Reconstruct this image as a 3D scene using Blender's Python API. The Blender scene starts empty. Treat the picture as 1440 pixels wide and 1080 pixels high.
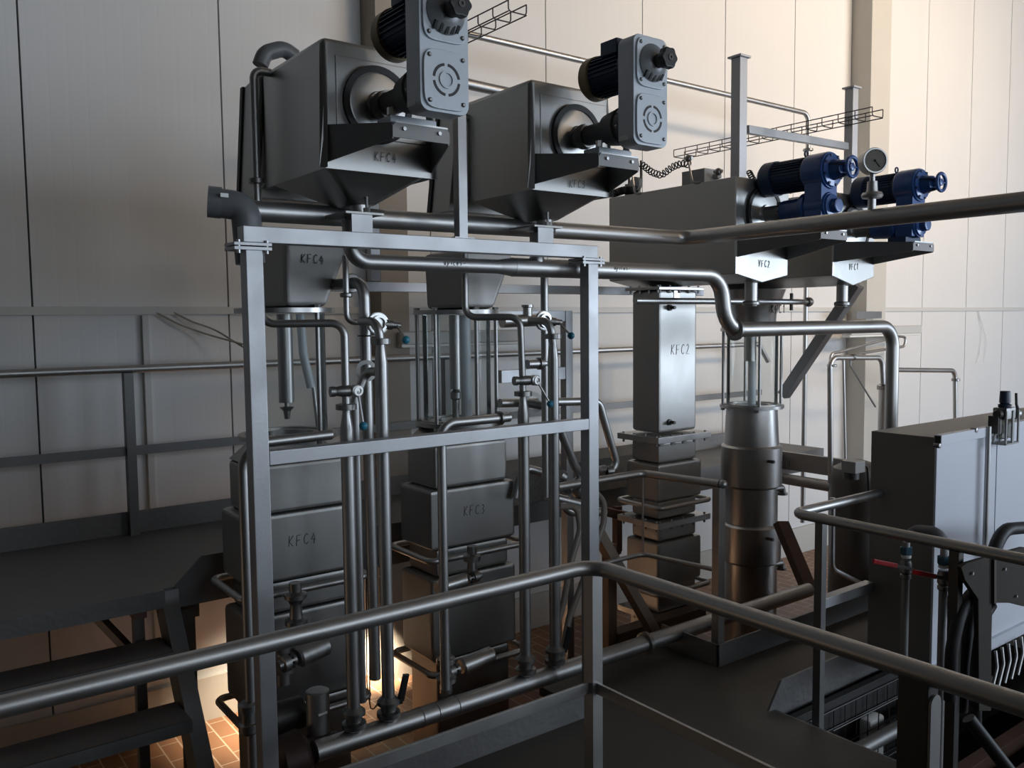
import bpy, bmesh, math, random
from mathutils import Vector, Matrix
random.seed(4)
PI = math.pi
SC = bpy.context.scene
COL = SC.collection
# ------------------------------------------------------------------ camera model (x = along the wall, y = towards the wall, z = up; platform floor at z = 0)
FPX, YAW, PITCH, ROLL, EYE = 1214.2, 0.642986, 0.0738726, 0.0105166, 1.9
FW = Vector((math.sin(YAW)*math.cos(PITCH), math.cos(YAW)*math.cos(PITCH), -math.sin(PITCH)))
_r = Vector((math.cos(YAW), -math.sin(YAW), 0)); _d = FW.cross(_r)
RT = _r*math.cos(ROLL) + _d*math.sin(ROLL); DN = -_r*math.sin(ROLL) + _d*math.cos(ROLL)
CAM = Vector((0, 0, EYE))
def at(x, y, **k):
    (a, val), = k.items(); i = 'uvz'.index(a)
    q = FW + RT*((x-720)/FPX) + DN*((y-540)/FPX)
    return CAM + q*((val-CAM[i])/q[i])
cam = bpy.data.cameras.new('camera'); co = bpy.data.objects.new('camera', cam); COL.objects.link(co)
cam.sensor_fit = 'HORIZONTAL'; cam.sensor_width = 36; cam.lens = FPX/1440*36; cam.clip_start = .02; cam.clip_end = 100
m = Matrix.Identity(4)
for i, a in enumerate((RT, -DN, -FW)):
    for j in range(3): m[j][i] = a[j]
m.translation = CAM; co.matrix_world = m; SC.camera = co

# ------------------------------------------------------------------ materials
def mat(name, col, metal=0., rough=.5, noise=0., nscale=6., rvar=0., bump=0., bscale=60., stretch=(1, 1, 1), spec=.5, coat=0.):
    M = bpy.data.materials.new(name); M.use_nodes = True; N = M.node_tree; P = N.nodes['Principled BSDF']; L = N.links.new
    P.inputs['Base Color'].default_value = (*col, 1); P.inputs['Metallic'].default_value = metal; P.inputs['Roughness'].default_value = rough
    P.inputs['Specular IOR Level'].default_value = spec
    P.inputs['Coat Weight'].default_value = coat
    if noise or rvar or bump:
        tc = N.nodes.new('ShaderNodeTexCoord'); mp = N.nodes.new('ShaderNodeMapping'); mp.inputs['Scale'].default_value = stretch
        L(tc.outputs['Object'], mp.inputs['Vector'])
        nz = N.nodes.new('ShaderNodeTexNoise'); nz.inputs['Scale'].default_value = nscale; nz.inputs['Detail'].default_value = 5
        L(mp.outputs[0], nz.inputs['Vector'])
    if noise:
        mx = N.nodes.new('ShaderNodeMix'); mx.data_type = 'RGBA'
        mx.inputs['A'].default_value = (*[c*(1-noise) for c in col], 1); mx.inputs['B'].default_value = (*[min(1, c*(1+noise)) for c in col], 1)
        L(nz.outputs['Fac'], mx.inputs['Factor']); L(mx.outputs['Result'], P.inputs['Base Color'])
    if rvar:
        mr = N.nodes.new('ShaderNodeMapRange'); mr.inputs['From Min'].default_value = .3; mr.inputs['From Max'].default_value = .7
        mr.inputs['To Min'].default_value = max(.05, rough-rvar); mr.inputs['To Max'].default_value = rough+rvar
        L(nz.outputs['Fac'], mr.inputs['Value']); L(mr.outputs[0], P.inputs['Roughness'])
    if bump:
        n2 = N.nodes.new('ShaderNodeTexNoise'); n2.inputs['Scale'].default_value = bscale; L(mp.outputs[0], n2.inputs['Vector'])
        bp = N.nodes.new('ShaderNodeBump'); bp.inputs['Strength'].default_value = bump; bp.inputs['Distance'].default_value = .01
        L(n2.outputs['Fac'], bp.inputs['Height']); L(bp.outputs[0], P.inputs['Normal'])
    return M
STEEL = mat('brushed_stainless', (.46, .455, .445), 1, .36, .14, 3., .09, .05, 40., (1, 1, 1))
SHEET = mat('stainless_sheet', (.39, .385, .37), 1, .42, .18, 2.2, .08, .06, 25., (1, 1, .6))
FRAME = mat('satin_steel_tube', (.43, .435, .445), 1, .50, .10, 5., .08, .04, 80.)
PIPE = mat('stainless_pipe', (.47, .465, .455), 1, .43, .10, 4., .04)
RAIL = mat('rail_steel', (.47, .46, .445), 1, .45, .12, 5., .05, .03, 90.)
POLISH = mat('polished_steel', (.52, .52, .51), 1, .34)
DARK = mat('dark_cast_steel', (.10, .095, .09), .8, .5, .25, 8.)
FITTING = mat('cast_fitting', (.30, .295, .285), 1, .42, .2, 10.)
GREYP = mat('grey_gear_paint', (.53, .57, .61), .15, .40, .07, 9., .05, .05, 150.)
GREYD = mat('dark_grey_gear_paint', (.13, .13, .13), .2, .45, .1, 9.)
BLUE = mat('blue_gear_paint', (.022, .075, .24), .1, .33, .2, 8., coat=.25)
NAVY = mat('dark_blue_motor_paint', (.014, .035, .085), .1, .42, .3, 8.)
OCHRE = mat('yellowed_fan_cover', (.23, .17, .08), .2, .5, .2, 8.)
BLACK = mat('black_plastic', (.012, .012, .013), 0, .42)
RUBBER = mat('black_rubber', (.012, .011, .011), 0, .55)
GREYPL = mat('grey_pvc', (.15, .155, .16), 0, .42, .08, 6.)
CABM = mat('cabinet_paint', (.58, .60, .66), .0, .42, .04, 3.)
BOXP = mat('grey_box_paint', (.33, .33, .32), 0, .5)
WHITE = mat('white_plastic', (.78, .78, .75), 0, .45)
TEAL = mat('teal_knob_plastic', (.03, .22, .32), 0, .35)
TEALF = mat('teal_fitting', (.03, .10, .14), .2, .5)
RED = mat('red_lever_vinyl', (.45, .012, .014), 0, .4)
PLATE = mat('dark_checker_plate', (.20, .195, .19), .55, .55, .2, 4., .08, .25, 30.)
FLOORM = mat('grimy_floor_plate', (.085, .074, .062), .15, .60, .25, 2.5, .1, .12, 60.)
GALV = mat('galvanised_steel', (.34, .335, .33), .85, .55, .15, 12.)
BROWNP = mat('brown_primer_beam', (.17, .10, .075), .1, .65, .25, 6.)
INKM = mat('black_marker_ink', (.06, .06, .062), 0, .7)
WIRE = mat('dark_wire', (.06, .056, .053), .6, .45)
CABLE = mat('beige_cable', (.36, .33, .28), 0, .6)
DUCTM = mat('speckled_insulation', (.17, .165, .155), 0, .85, .5, 60., 0, .3, 120.)
COLM = mat('painted_column', (.55, .53, .48), 0, .6, .04, 3.)
COLB = mat('brown_column', (.30, .26, .21), 0, .6, .05, 3.)
STRIPM = mat('white_trunking', (.60, .59, .56), 0, .5)
LINER = mat('dark_seam', (.06, .055, .05), 0, .8)
DIAL = mat('smoked_dial', (.17, .16, .14), 0, .7, spec=.1)
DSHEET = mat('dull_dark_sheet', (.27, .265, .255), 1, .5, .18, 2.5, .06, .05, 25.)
LOWSTEEL = mat('dull_base_steel', (.20, .195, .19), .9, .55, .2, 3.)
TUBEW = mat('lamp_housing', (.55, .55, .53), 0, .45)
HOSEW = mat('translucent_hose', (.62, .68, .72), 0, .35)

def wall_material():
    M = mat('wall_panel_paint', (.71, .705, .69), 0, .55, .03, 1.2); N = M.node_tree; L = N.links.new; P = N.nodes['Principled BSDF']
    tc = N.nodes.new('ShaderNodeTexCoord'); w = N.nodes.new('ShaderNodeTexWave'); w.wave_type = 'BANDS'; w.bands_direction = 'X'; w.wave_profile = 'SIN'
    w.inputs['Scale'].default_value = .314*.1/.113*10/10; L(tc.outputs['Object'], w.inputs['Vector'])
    w.inputs['Scale'].default_value = 2*PI/(20*.1064)
    r = N.nodes.new('ShaderNodeMapRange'); r.inputs['From Min'].default_value = .0; r.inputs['From Max'].default_value = .06; L(w.outputs['Fac'], r.inputs['Value'])
    b = N.nodes.new('ShaderNodeBump'); b.inputs['Strength'].default_value = .12; b.inputs['Distance'].default_value = .002
    L(r.outputs[0], b.inputs['Height']); L(b.outputs[0], P.inputs['Normal'])
    return M
WALLM = wall_material()
def tile_material():
    M = mat('brown_quarry_tile', (.30, .15, .075), 0, .45); N = M.node_tree; L = N.links.new; P = N.nodes['Principled BSDF']
    tc = N.nodes.new('ShaderNodeTexCoord'); mp = N.nodes.new('ShaderNodeMapping'); mp.inputs['Rotation'].default_value = (0, 0, PI/2)
    L(tc.outputs['Object'], mp.inputs['Vector'])
    b = N.nodes.new('ShaderNodeTexBrick'); b.inputs['Scale'].default_value = 1; b.inputs['Brick Width'].default_value = .24; b.inputs['Row Height'].default_value = .115
    b.inputs['Mortar Size'].default_value = .005; b.inputs['Color1'].default_value = (.33, .16, .08, 1); b.inputs['Color2'].default_value = (.26, .125, .06, 1); b.inputs['Mortar'].default_value = (.55, .42, .30, 1)
    L(mp.outputs[0], b.inputs['Vector']); L(b.outputs['Color'], P.inputs['Base Color'])
    return M
TILEM = tile_material()
def glass_material(name, tint, spec):
    M = bpy.data.materials.new(name); M.use_nodes = True; N = M.node_tree; L = N.links.new
    N.nodes.remove(N.nodes['Principled BSDF']); o = N.nodes['Material Output']
    t = N.nodes.new('ShaderNodeBsdfTransparent'); t.inputs['Color'].default_value = (*tint, 1)
    g = N.nodes.new('ShaderNodeBsdfGlossy'); g.inputs['Roughness'].default_value = .06; g.inputs['Color'].default_value = (.9, .95, .95, 1)
    lw = N.nodes.new('ShaderNodeLayerWeight'); lw.inputs['Blend'].default_value = spec
    df = N.nodes.new('ShaderNodeBsdfDiffuse'); df.inputs['Color'].default_value = (.75, .78, .76, 1)
    m0 = N.nodes.new('ShaderNodeMixShader'); m0.inputs[0].default_value = .07; L(t.outputs[0], m0.inputs[1]); L(df.outputs[0], m0.inputs[2])
    mx = N.nodes.new('ShaderNodeMixShader'); L(lw.outputs['Fresnel'], mx.inputs[0]); L(m0.outputs[0], mx.inputs[1]); L(g.outputs[0], mx.inputs[2]); L(mx.outputs[0], o.inputs['Surface'])
    return M
GLASS = glass_material('sight_glass', (.915, .93, .925), .13)
BOWL = glass_material('clear_bowl', (.62, .62, .58), .2)
PEARL = mat('frosted_shell', (.25, .22, .19), 0, .4)

# ------------------------------------------------------------------ geometry helpers
def V(*a): return Vector(a[0]) if len(a) == 1 else Vector(a)
def ortho(d):
    d = d.normalized(); a = Vector((0, 0, 1)) if abs(d.z) < .9 else Vector((1, 0, 0))
    x = d.cross(a).normalized(); return x, d.cross(x).normalized()
def fillet(pts, rad, n=6):
    P = [V(p) for p in pts]; out = [P[0]]
    for i in range(1, len(P)-1):
        a, b, c = P[i-1], P[i], P[i+1]; d1 = (a-b); d2 = (c-b); l1, l2 = d1.length, d2.length
        if l1 < 1e-6 or l2 < 1e-6: continue
        d1 /= l1; d2 /= l2; ang = d1.angle(d2)
        if ang > PI-.02 or rad <= 0: out.append(b); continue
        t = min(rad/math.tan(ang/2), l1*.48, l2*.48); r = t*math.tan(ang/2)
        bis = (d1+d2).normalized(); c0 = b + bis*(r/math.sin(ang/2)); s = b+d1*t-c0; e = b+d2*t-c0
        tot = s.angle(e); k = max(2, int(n*tot/(PI/2))+1)
        for j in range(k+1):
            f = j/k; out.append(c0 + (s*math.sin((1-f)*tot)+e*math.sin(f*tot))/math.sin(tot))
    out.append(P[-1]); return out
class MB:
    def __init__(s): s.bm = bmesh.new()
    def faces_box(s, corners, bevel=0):
        vs = [s.bm.verts.new(c) for c in corners]
        fs = [s.bm.faces.new([vs[i] for i in q]) for q in ((0, 3, 2, 1), (4, 5, 6, 7), (0, 1, 5, 4), (1, 2, 6, 5), (2, 3, 7, 6), (3, 0, 4, 7))]
        if bevel:
            es = list({e for f in fs for e in f.edges}); bmesh.ops.bevel(s.bm, geom=es, offset=bevel, segments=2, profile=.5, affect='EDGES')
        return s
    def box(s, u0, u1, v0, v1, z0, z1, bevel=0):
        return s.faces_box([(u0, v0, z0), (u1, v0, z0), (u1, v1, z0), (u0, v1, z0), (u0, v0, z1), (u1, v0, z1), (u1, v1, z1), (u0, v1, z1)], bevel)
    def loft(s, b, z0, t, z1, bevel=0):
        (a, c, d, e), (f, g, h, i) = b, t
        return s.faces_box([(a, d, z0), (c, d, z0), (c, e, z0), (a, e, z0), (f, h, z1), (g, h, z1), (g, i, z1), (f, i, z1)], bevel)
    def bar(s, p0, p1, w, h, up=None, bevel=0):
        p0, p1 = V(p0), V(p1); d = (p1-p0).normalized()
        if up is None: x, y = ortho(d)
        else:
            x = d.cross(V(up)).normalized(); y = x.cross(d)
        x *= w/2; y *= h/2
        return s.faces_box([p0-x-y, p0+x-y, p0+x+y, p0-x+y, p1-x-y, p1+x-y, p1+x+y, p1-x+y], bevel)
    def tube(s, pts, r, bend=0, seg=12, r2=None, cap=True):
        P = fillet(pts, bend) if bend else [V(p) for p in pts]
        P = [p for i, p in enumerate(P) if i == 0 or (p-P[i-1]).length > 1e-5]
        n = len(P); T = []
        for i in range(n):
            a = P[max(0, i-1)]; b = P[min(n-1, i+1)]; T.append((b-a).normalized())
        x, y = ortho(T[0]); rings = []
        for i in range(n):
            if i:
                q = T[i-1].rotation_difference(T[i]); x = q @ x; y = q @ y
            rr = r if r2 is None else r+(r2-r)*i/(n-1)
            rings.append([s.bm.verts.new(P[i]+(x*math.cos(2*PI*k/seg)+y*math.sin(2*PI*k/seg))*rr) for k in range(seg)])
        for i in range(n-1):
            for k in range(seg):
                s.bm.faces.new((rings[i][k], rings[i][(k+1) % seg], rings[i+1][(k+1) % seg], rings[i+1][k]))
        if cap: s.bm.faces.new(rings[0][::-1]); s.bm.faces.new(rings[-1])
        return s
    def lathe(s, o, ax, prof, seg=24, cap=True):
        o, ax = V(o), V(ax).normalized(); x, y = ortho(ax); rings = []
        for t, r in prof:
            rings.append([s.bm.verts.new(o+ax*t+(x*math.cos(2*PI*k/seg)+y*math.sin(2*PI*k/seg))*max(r, 1e-4)) for k in range(seg)])
        for i in range(len(rings)-1):
            for k in range(seg): s.bm.faces.new((rings[i][k], rings[i][(k+1) % seg], rings[i+1][(k+1) % seg], rings[i+1][k]))
        if cap: s.bm.faces.new(rings[0][::-1]); s.bm.faces.new(rings[-1])
        return s
    def cyl(s, p0, p1, r, seg=20, ch=0):
        p0, p1 = V(p0), V(p1); L = (p1-p0).length
        pr = [(0, r), (L, r)] if not ch else [(0, r-ch), (ch, r), (L-ch, r), (L, r-ch)]
        return s.lathe(p0, p1-p0, pr, seg)
    def ring(s, o, ax, R, r, h, seg=24):
        return s.lathe(o, ax, [(0, r), (0, R), (h, R), (h, r), (0, r)], seg, False)
    def ball(s, c, r, sq=1.):
        bmesh.ops.create_uvsphere(s.bm, u_segments=16, v_segments=10, radius=r, matrix=Matrix.Translation(V(c)) @ Matrix.Diagonal((1, 1, sq, 1))); return s
    def prism(s, poly, vec):
        vec = V(vec); a = [s.bm.verts.new(V(p)) for p in poly]; b = [s.bm.verts.new(V(p)+vec) for p in poly]; n = len(a)
        s.bm.faces.new(a[::-1]); s.bm.faces.new(b)
        for i in range(n): s.bm.faces.new((a[i], a[(i+1) % n], b[(i+1) % n], b[i]))
        return s
    def build(s, name, material, parent=None, label=None, smooth=35, bev=0):
        bm = s.bm
        if bev:
            bm.normal_update()
            es = [e for e in bm.edges if len(e.link_faces) == 2 and e.calc_face_angle(0) > .6]
            bmesh.ops.bevel(bm, geom=es, offset=bev, segments=2, profile=.5, affect='EDGES', clamp_overlap=True)
        bmesh.ops.recalc_face_normals(bm, faces=bm.faces[:])
        me = bpy.data.meshes.new(name)
        wp = Vector((0, 0, 0)); p = parent
        while p is not None: wp = wp + p.location; p = p.parent
        if parent is not None: bmesh.ops.translate(bm, verts=bm.verts[:], vec=-wp)
        loc = Vector((0, 0, 0))
        bm.to_mesh(me); bm.free()
        if smooth:
            me.polygons.foreach_set('use_smooth', [True]*len(me.polygons)); me.set_sharp_from_angle(angle=math.radians(smooth))
        me.materials.append(material)
        o = bpy.data.objects.new(name, me); COL.objects.link(o); o.location = loc
        if smooth:
            wn = o.modifiers.new('weighted_normal', 'WEIGHTED_NORMAL'); wn.mode = 'FACE_AREA'; wn.weight = 100; wn.keep_sharp = True
        if parent is not None: o.parent = parent
        if label: o['label'] = label
        return o
def thing(name, label, cat, loc=(0, 0, 0), group=None):
    o = bpy.data.objects.new(name, None); COL.objects.link(o); o.empty_display_size = .05
    o.location = V(loc); o['label'] = label; o['category'] = cat
    if group: o['group'] = group
    return o
def tag(o, label, cat, group=None):
    o['label'] = label; o['category'] = cat
    if group: o['group'] = group
    return o
def struct(o): o['kind'] = 'structure'; return o
# hand lettering: strokes in a 0..1 box
GL = {'K': [[(0, 0), (0, 1)], [(.6, 1), (.05, .45), (.65, 0)]], 'F': [[(0, 0), (0, 1), (.6, 1)], [(0, .5), (.5, .55)]], 'C': [[(.65, .85), (.4, 1), (.1, .8), (0, .45), (.15, .1), (.4, 0), (.65, .15)]],
      'V': [[(0, 1), (.3, 0), (.65, 1)]], '1': [[(.1, .75), (.35, 1), (.35, 0)]], '2': [[(.05, .8), (.25, 1), (.55, .8), (.4, .45), (0, 0), (.65, .02)]],
      '3': [[(.05, .9), (.35, 1), (.55, .75), (.25, .52), (.6, .3), (.35, 0), (0, .1)]], '4': [[(.35, 1), (0, .4), (.65, .4)], [(.45, .75), (.45, 0)]],
      'a': [[(.5, .55), (.2, .6), (0, .3), (.2, 0), (.5, .3), (.5, .6), (.55, 0)]], 'p': [[(0, -.35), (0, .6), (.35, .6), (.5, .35), (.3, .05), (0, .1)]], 'i': [[(.2, 0), (.2, .55)], [(.2, .75), (.2, .85)]],
      'c': [[(.5, .5), (.25, .6), (0, .3), (.25, 0), (.5, .1)]], 'o': [[(.25, .6), (0, .3), (.25, 0), (.5, .3), (.25, .6)]], 's': [[(.5, .55), (.15, .6), (.1, .4), (.45, .2), (.4, 0), (0, .05)]], '-': [[(0, .3), (.6, .35)]]}
def writing(parent, text, org, ex, ey, h, r=.0022, name='handwritten_marking', sp=.95, mt=None):
    b = MB(); org = V(org); ex = V(ex).normalized(); ey = V(ey).normalized(); x = 0.
    for c in text:
        jit = random.uniform(-.08, .08)
        for st in GL[c]:
            b.tube([org+ex*(x+(px+py*.12)*.62*h)+ey*(py+jit)*h for px, py in st], r, 0, 5)
        x += .78*h*sp*(.7 if c in 'i1' else 1)
    return b.build(name, mt or INKM, parent, smooth=60)
X, Y, Z = Vector((1, 0, 0)), Vector((0, 1, 0)), Vector((0, 0, 1))

# ================================================================== SETTING
WV = 5.85; LOW = -.80
b = MB()
seams = [-5.03, -3.86, -2.69, -1.53, -.355, .816, 1.99, 3.16, 3.6, 4.78, 5.94, 7.12, 8.28, 9.37, 9.95, 11.1, 12.28, 13.4, 14.57, 15.74, 16.9]
for a, c in zip(seams, seams[1:]): b.box(a+.0055, c-.0055, WV, WV+.08, LOW, 7.5)
struct(b.build('wall_back', WALLM, None, smooth=0))
struct(MB().box(-5.1, 17, WV+.085, WV+.12, LOW, 7.5).build('wall_back_lining', LINER, smooth=0))
struct(MB().box(3.03, 3.26, 5.62, WV+.01, LOW, 7.5).build('column_brown', COLB, smooth=0))
struct(MB().box(9.37, 9.78, 5.60, WV+.01, LOW, 7.5).build('column_white', COLM, smooth=0))
struct(MB().box(-5, 17, -6, WV+.1, LOW-.1, LOW).build('floor_lower', TILEM, smooth=0))
b = MB().box(-5, 3.02, WV-.03, WV, LOW, -.50).box(3.3, 9.3, WV-.03, WV, LOW, -.50)
struct(b.build('baseboard_back', COLM, smooth=0))
# platform deck with its openings
b = MB()
for q in ((-4, 3.44, -4, 3.0), (2.72, 3.64, 3.0, 3.42), (3.44, 9, 2.52, 3.0), (3.44, 9, -4, .9), (5.2, 9, .9, 2.52)): b.box(*q, -.05, 0)
struct(b.build('floor', FLOORM, smooth=0))
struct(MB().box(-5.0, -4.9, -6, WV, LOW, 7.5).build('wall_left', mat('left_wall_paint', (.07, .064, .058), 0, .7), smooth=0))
struct(MB().box(-5, 17, -6.1, -6.0, LOW, 7.5).build('wall_front', mat('front_wall_paint', (.60, .60, .58), 0, .7), smooth=0))
struct(MB().box(-4.9, 4.2, -1.4, -1.3, 0, 1.5).build('light_blocker_low', mat('light_blocker_paint', (.10, .095, .09), 0, .7), smooth=0))  # unseen screen behind the camera, added to keep window light off low steel
struct(MB().box(-5, 17, -6.1, WV+.1, 7.5, 7.6).build('ceiling', mat('roof_deck_paint', (.20, .17, .14), 0, .7), smooth=0))

# toe plates of the deck
b = MB().box(.2, 2.66, 3.0, 3.012, .0, .125); tag(b.build('toe_plate', PLATE, bev=.002), 'low checker plate kick board along the deck edge below the stainless frame', 'kick board')
b = MB().box(3.63, 9, 3.0, 3.012, 0, .125).box(3.63, 3.642, 3.0, 3.42, 0, .125); tag(b.build('toe_plate', PLATE, bev=.002), 'checker plate kick board at the deck edge in front of the round column', 'kick board')
b = MB(); p = [(3.40, 2.500, .0), (3.50, 2.500, .13), (4.6, 2.500, .13), (4.6, 2.500, -.14), (3.40, 2.500, -.14)]; b.prism(p, (0, .012, 0)); b.box(3.44, 3.452, .9, 2.50, -.16, -.001)
tag(b.build('toe_plate', PLATE), 'bluish kick board with a cut corner at the floor opening', 'kick board')
tag(MB().box(3.47, 6.6, .92, 2.45, -.70, -.62).box(3.47, 6.6, .92, 1.0, -.62, -.5).box(3.47, 6.6, 2.42, 2.46, -.62, -.03).build('opening_shade_box', mat('opening_shade_paint', (.03, .028, .026), 0, .7), bev=.004), 'dark box added below the floor opening to stand in for shade', 'shade box')  # added dark bed and back, in place of the shade under the deck

# ================================================================== RAILINGS
RZ = 1.022; RR = .0275
t = thing('guard_rail', 'nearest tubular guard rail, bending at a corner in front of the frame', 'railing', (2.1, 2.33, 0))
MB().tube([(-2.2, 2.33, RZ-RR), (2.11, 2.33, RZ-RR), (2.11, .2, RZ-RR)], RR, .10, 20).build('top_rail', RAIL, t)
MB().bar((-2.2, 2.33, .535), (2.09, 2.33, .535), .012, .042, Z).bar((2.11, 2.33, .535), (2.11, .2, .535), .012, .042, Z).build('mid_rail', RAIL, t, bev=.001)
MB().box(2.085, 2.135, 2.305, 2.355, 0, RZ-.045).build('post', RAIL, t, bev=.002)
MB().box(2.088, 2.138, 1.06, 1.14, 0, RZ-.045).build('post', DARK, t, bev=.002)
MB().prism([(2.088, 1.052, 0), (2.138, 1.052, 0)]+[(2.113+.025*math.cos(a*PI/10), 1.052, RZ-.10+.025*math.sin(a*PI/10)) for a in range(11)], (0, .007, 0)).build('post_end_plate', GALV, t)
MB().box(-.05, .0, 2.305, 2.355, 0, RZ-.045).build('post', RAIL, t, bev=.002)

t = thing('guard_rail', 'short tubular guard rail with square post between the duct column and the round column', 'railing', (3.66, 3.05, 0))
MB().tube([(2.95, 3.54, RZ-.022), (3.60, 3.54, RZ-.022), (3.68, 3.04, RZ-.022)], .022, .06, 16).ball((3.685, 3.02, RZ-.022), .024).build('top_rail', RAIL, t)
MB().tube([(2.8, 3.54, .52), (3.60, 3.54, .52), (3.68, 3.06, .52)], .014, .06, 12).build('mid_rail', RAIL, t)
MB().box(3.655, 3.705, 3.02, 3.07, -.12, RZ-.04).build('post', RAIL, t, bev=.002)
MB().cyl((3.60, 3.54, .5), (3.60, 3.54, RZ-.03), .006).build('thin_rod', RAIL, t)

t = thing('guard_rail', 'tubular guard rail around the floor opening, running up to the grey cabinet', 'railing', (3.5, 2.35, 0))
MB().tube([(4.095, 2.36, RZ-.022), (3.385, 2.36, RZ-.022), (3.375, .9, RZ-.022)], .023, .05, 16).build('top_rail', RAIL, t)
MB().box(3.515, 3.555, 2.30, 2.34, -.25, RZ-.04).build('post', LOWSTEEL, t, bev=.002)
MB().bar((2.75+.9, 2.40, .51), (4.095, 2.40, .51), .05, .05, Z).build('mid_rail', FRAME, t, bev=.003)
MB().box(3.36, 3.40, 1.60, 1.64, -.35, RZ-.04).build('post', DARK, t, bev=.002)

t = thing('guard_rail', 'long horizontal guard rail of the raised walkway in front of the white wall', 'railing', (1.25, 5.5, .63))
MB().tube([(-3, 5.5, 1.632), (7.25, 5.5, 1.632), (7.4, 5.5, 1.45)], .024, .08, 14).build('top_rail', RAIL, t)
MB().bar((-3, 5.5, 1.14), (7.3, 5.5, 1.14), .012, .055, Z).build('mid_rail', LOWSTEEL, t)
for u in (-1.0, 1.25, 3.5, 5.6): MB().box(u-.027, u+.027, 5.47, 5.53, .6, 1.61).build('post', LOWSTEEL, t, bev=.002)

# ================================================================== RAISED WALKWAY AND STEPS
PZ = .628
t = thing('raised_walkway', 'dark plate walkway deck along the wall, reached by the steps', 'walkway', (0, 4.9, .4))
b = MB().box(-4, 1.09, 4.25, 5.55, PZ-.02, PZ).box(1.09, 3.0, 4.27, 5.55, PZ-.02, PZ).box(3.0, 7.4, 4.85, 5.55, PZ-.02, PZ)
b.build('deck_plate', PLATE, t)
MB().box(-4, 1.09, 4.242, 4.25, PZ-.085, PZ+.001).build('edge_strip', PLATE, t)
MB().prism([(1.14, 4.25, PZ+.01), (1.27, 4.25, PZ+.135), (3.0, 4.25, PZ+.135), (3.0, 4.25, PZ-.10), (1.14, 4.25, PZ-.10)], (0, .012, 0)).box(3.0, 7.4, 4.84, 4.85, PZ-.19, PZ+.001).build('fascia_plate', LOWSTEEL, t)
MB().box(-4, 7.4, 5.54, 5.552, PZ, PZ+.135).build('kick_board', PLATE, t)
MB().bar((-4, 4.6, PZ-.13), (1.1, 4.6, PZ-.13), .05, .06, Z).bar((1.0, 4.35, PZ-.1), (1.0, 5.5, PZ-.1), .06, .1, Z).build('support_beam', BROWNP, t)
MB().box(.98, 1.03, 4.40, 4.45, LOW, PZ-.02).build('support_leg', LOWSTEEL, t, bev=.002)
MB().bar((.80, 4.75, PZ-.10), (1.0, 4.46, .25), .04, .04).build('support_brace', DARK, t)
t = thing('side_walkway', 'grey walkway channel running out from the wall beside the tall tank', 'walkway', (7, 4.5, .3))
MB().box(6.75, 6.80, 3.0, 5.5, .50, .66).build('side_channel', GALV, t)
MB().tube([(6.70, 3.0, .42), (6.70, 5.5, .42)], .05).build('lower_pipe', GALV, t)
MB().box(6.8, 7.2, 3.2, 5.5, .50, .53).build('deck_plate', GALV, t)
t = thing('step_stair', 'dark steel steps leading down from the raised walkway at the left edge', 'stairs', (.5, 4.0, -.2))
for z, v in ((.385, 4.06), (.15, 3.82), (-.085, 3.58)):
    MB().box(-3, 1.075, v, v+.24, z-.028, z).box(-3, 1.075, v-.002, v+.008, z-.055, z).build('tread', PLATE, t, bev=.001)
MB().prism([(1.08, 4.25, PZ-.005), (1.08, 4.24, PZ-.08), (1.08, 3.35, -.68), (1.08, 3.35, -.78), (1.08, 3.48, -.78), (1.08, 4.40, PZ-.10), (1.08, 4.40, PZ-.03)], (.075, 0, 0)).build('stringer', LOWSTEEL, t)
MB().box(1.16, 1.30, 4.42, 4.50, PZ-.22, PZ-.14).prism([(1.2, 4.45, PZ-.15), (1.2, 4.36, PZ-.15), (1.2, 4.36, LOW), (1.2, 4.45, LOW)], (.06, 0, 0)).build('rear_leg', DARK, t)
# ================================================================== STAINLESS FRAME
FV = 3.08; FT = 2.250; FB = 2.19
uL = at(357, 700, v=FV).x; uR = at(828.5, 600, v=FV).x; S = .064
t = thing('pipe_support_frame', 'light satin stainless square tube frame holding the pipes in the foreground', 'frame', (uL, FV, 0))
MB().box(uL, uL+S, FV, FV+S, LOW, FB-.016).build('post', FRAME, t, bev=.004)
MB().box(uR, uR+S, FV, FV+S, 0, FB-.016).build('post', FRAME, t, bev=.004)
ub0, ub1 = at(342, 327, v=FV).x, at(841, 355, v=FV).x
MB().box(ub0, ub1, FV, FV+S, FB, FT).build('top_beam', FRAME, t, bev=.004)
MB().box(uL+S, uR, FV, FV+S, 1.37, 1.424).build('mid_beam', FRAME, t, bev=.004)
for u in (uL, uR):
    f = MB().box(u-.045, u+S+.03, FV-.012, FV+S+.03, FB-.012, FB-.001).box(u-.045, u+S+.03, FV-.012, FV+S+.03, FB-.028, FB-.016).build('flange_plate', FRAME, t, bev=.001)
    for du in (-.028, S+.012): MB().cyl((u+du, FV-.002, FB-.04), (u+du, FV-.002, FB+.008), .008, 8).build('bolt', POLISH, f)
uh = at(649, 250, v=FV+.02).x
MB().box(uh-.022, uh+.022, FV+.008, FV+.052, FT, 3.05).build('hanger_post', FRAME, t, bev=.003)
MB().box(uh-.05, uh+.05, FV, FV+S, FT-.001, FT+.004).build('hanger_foot', FRAME, t)
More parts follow.
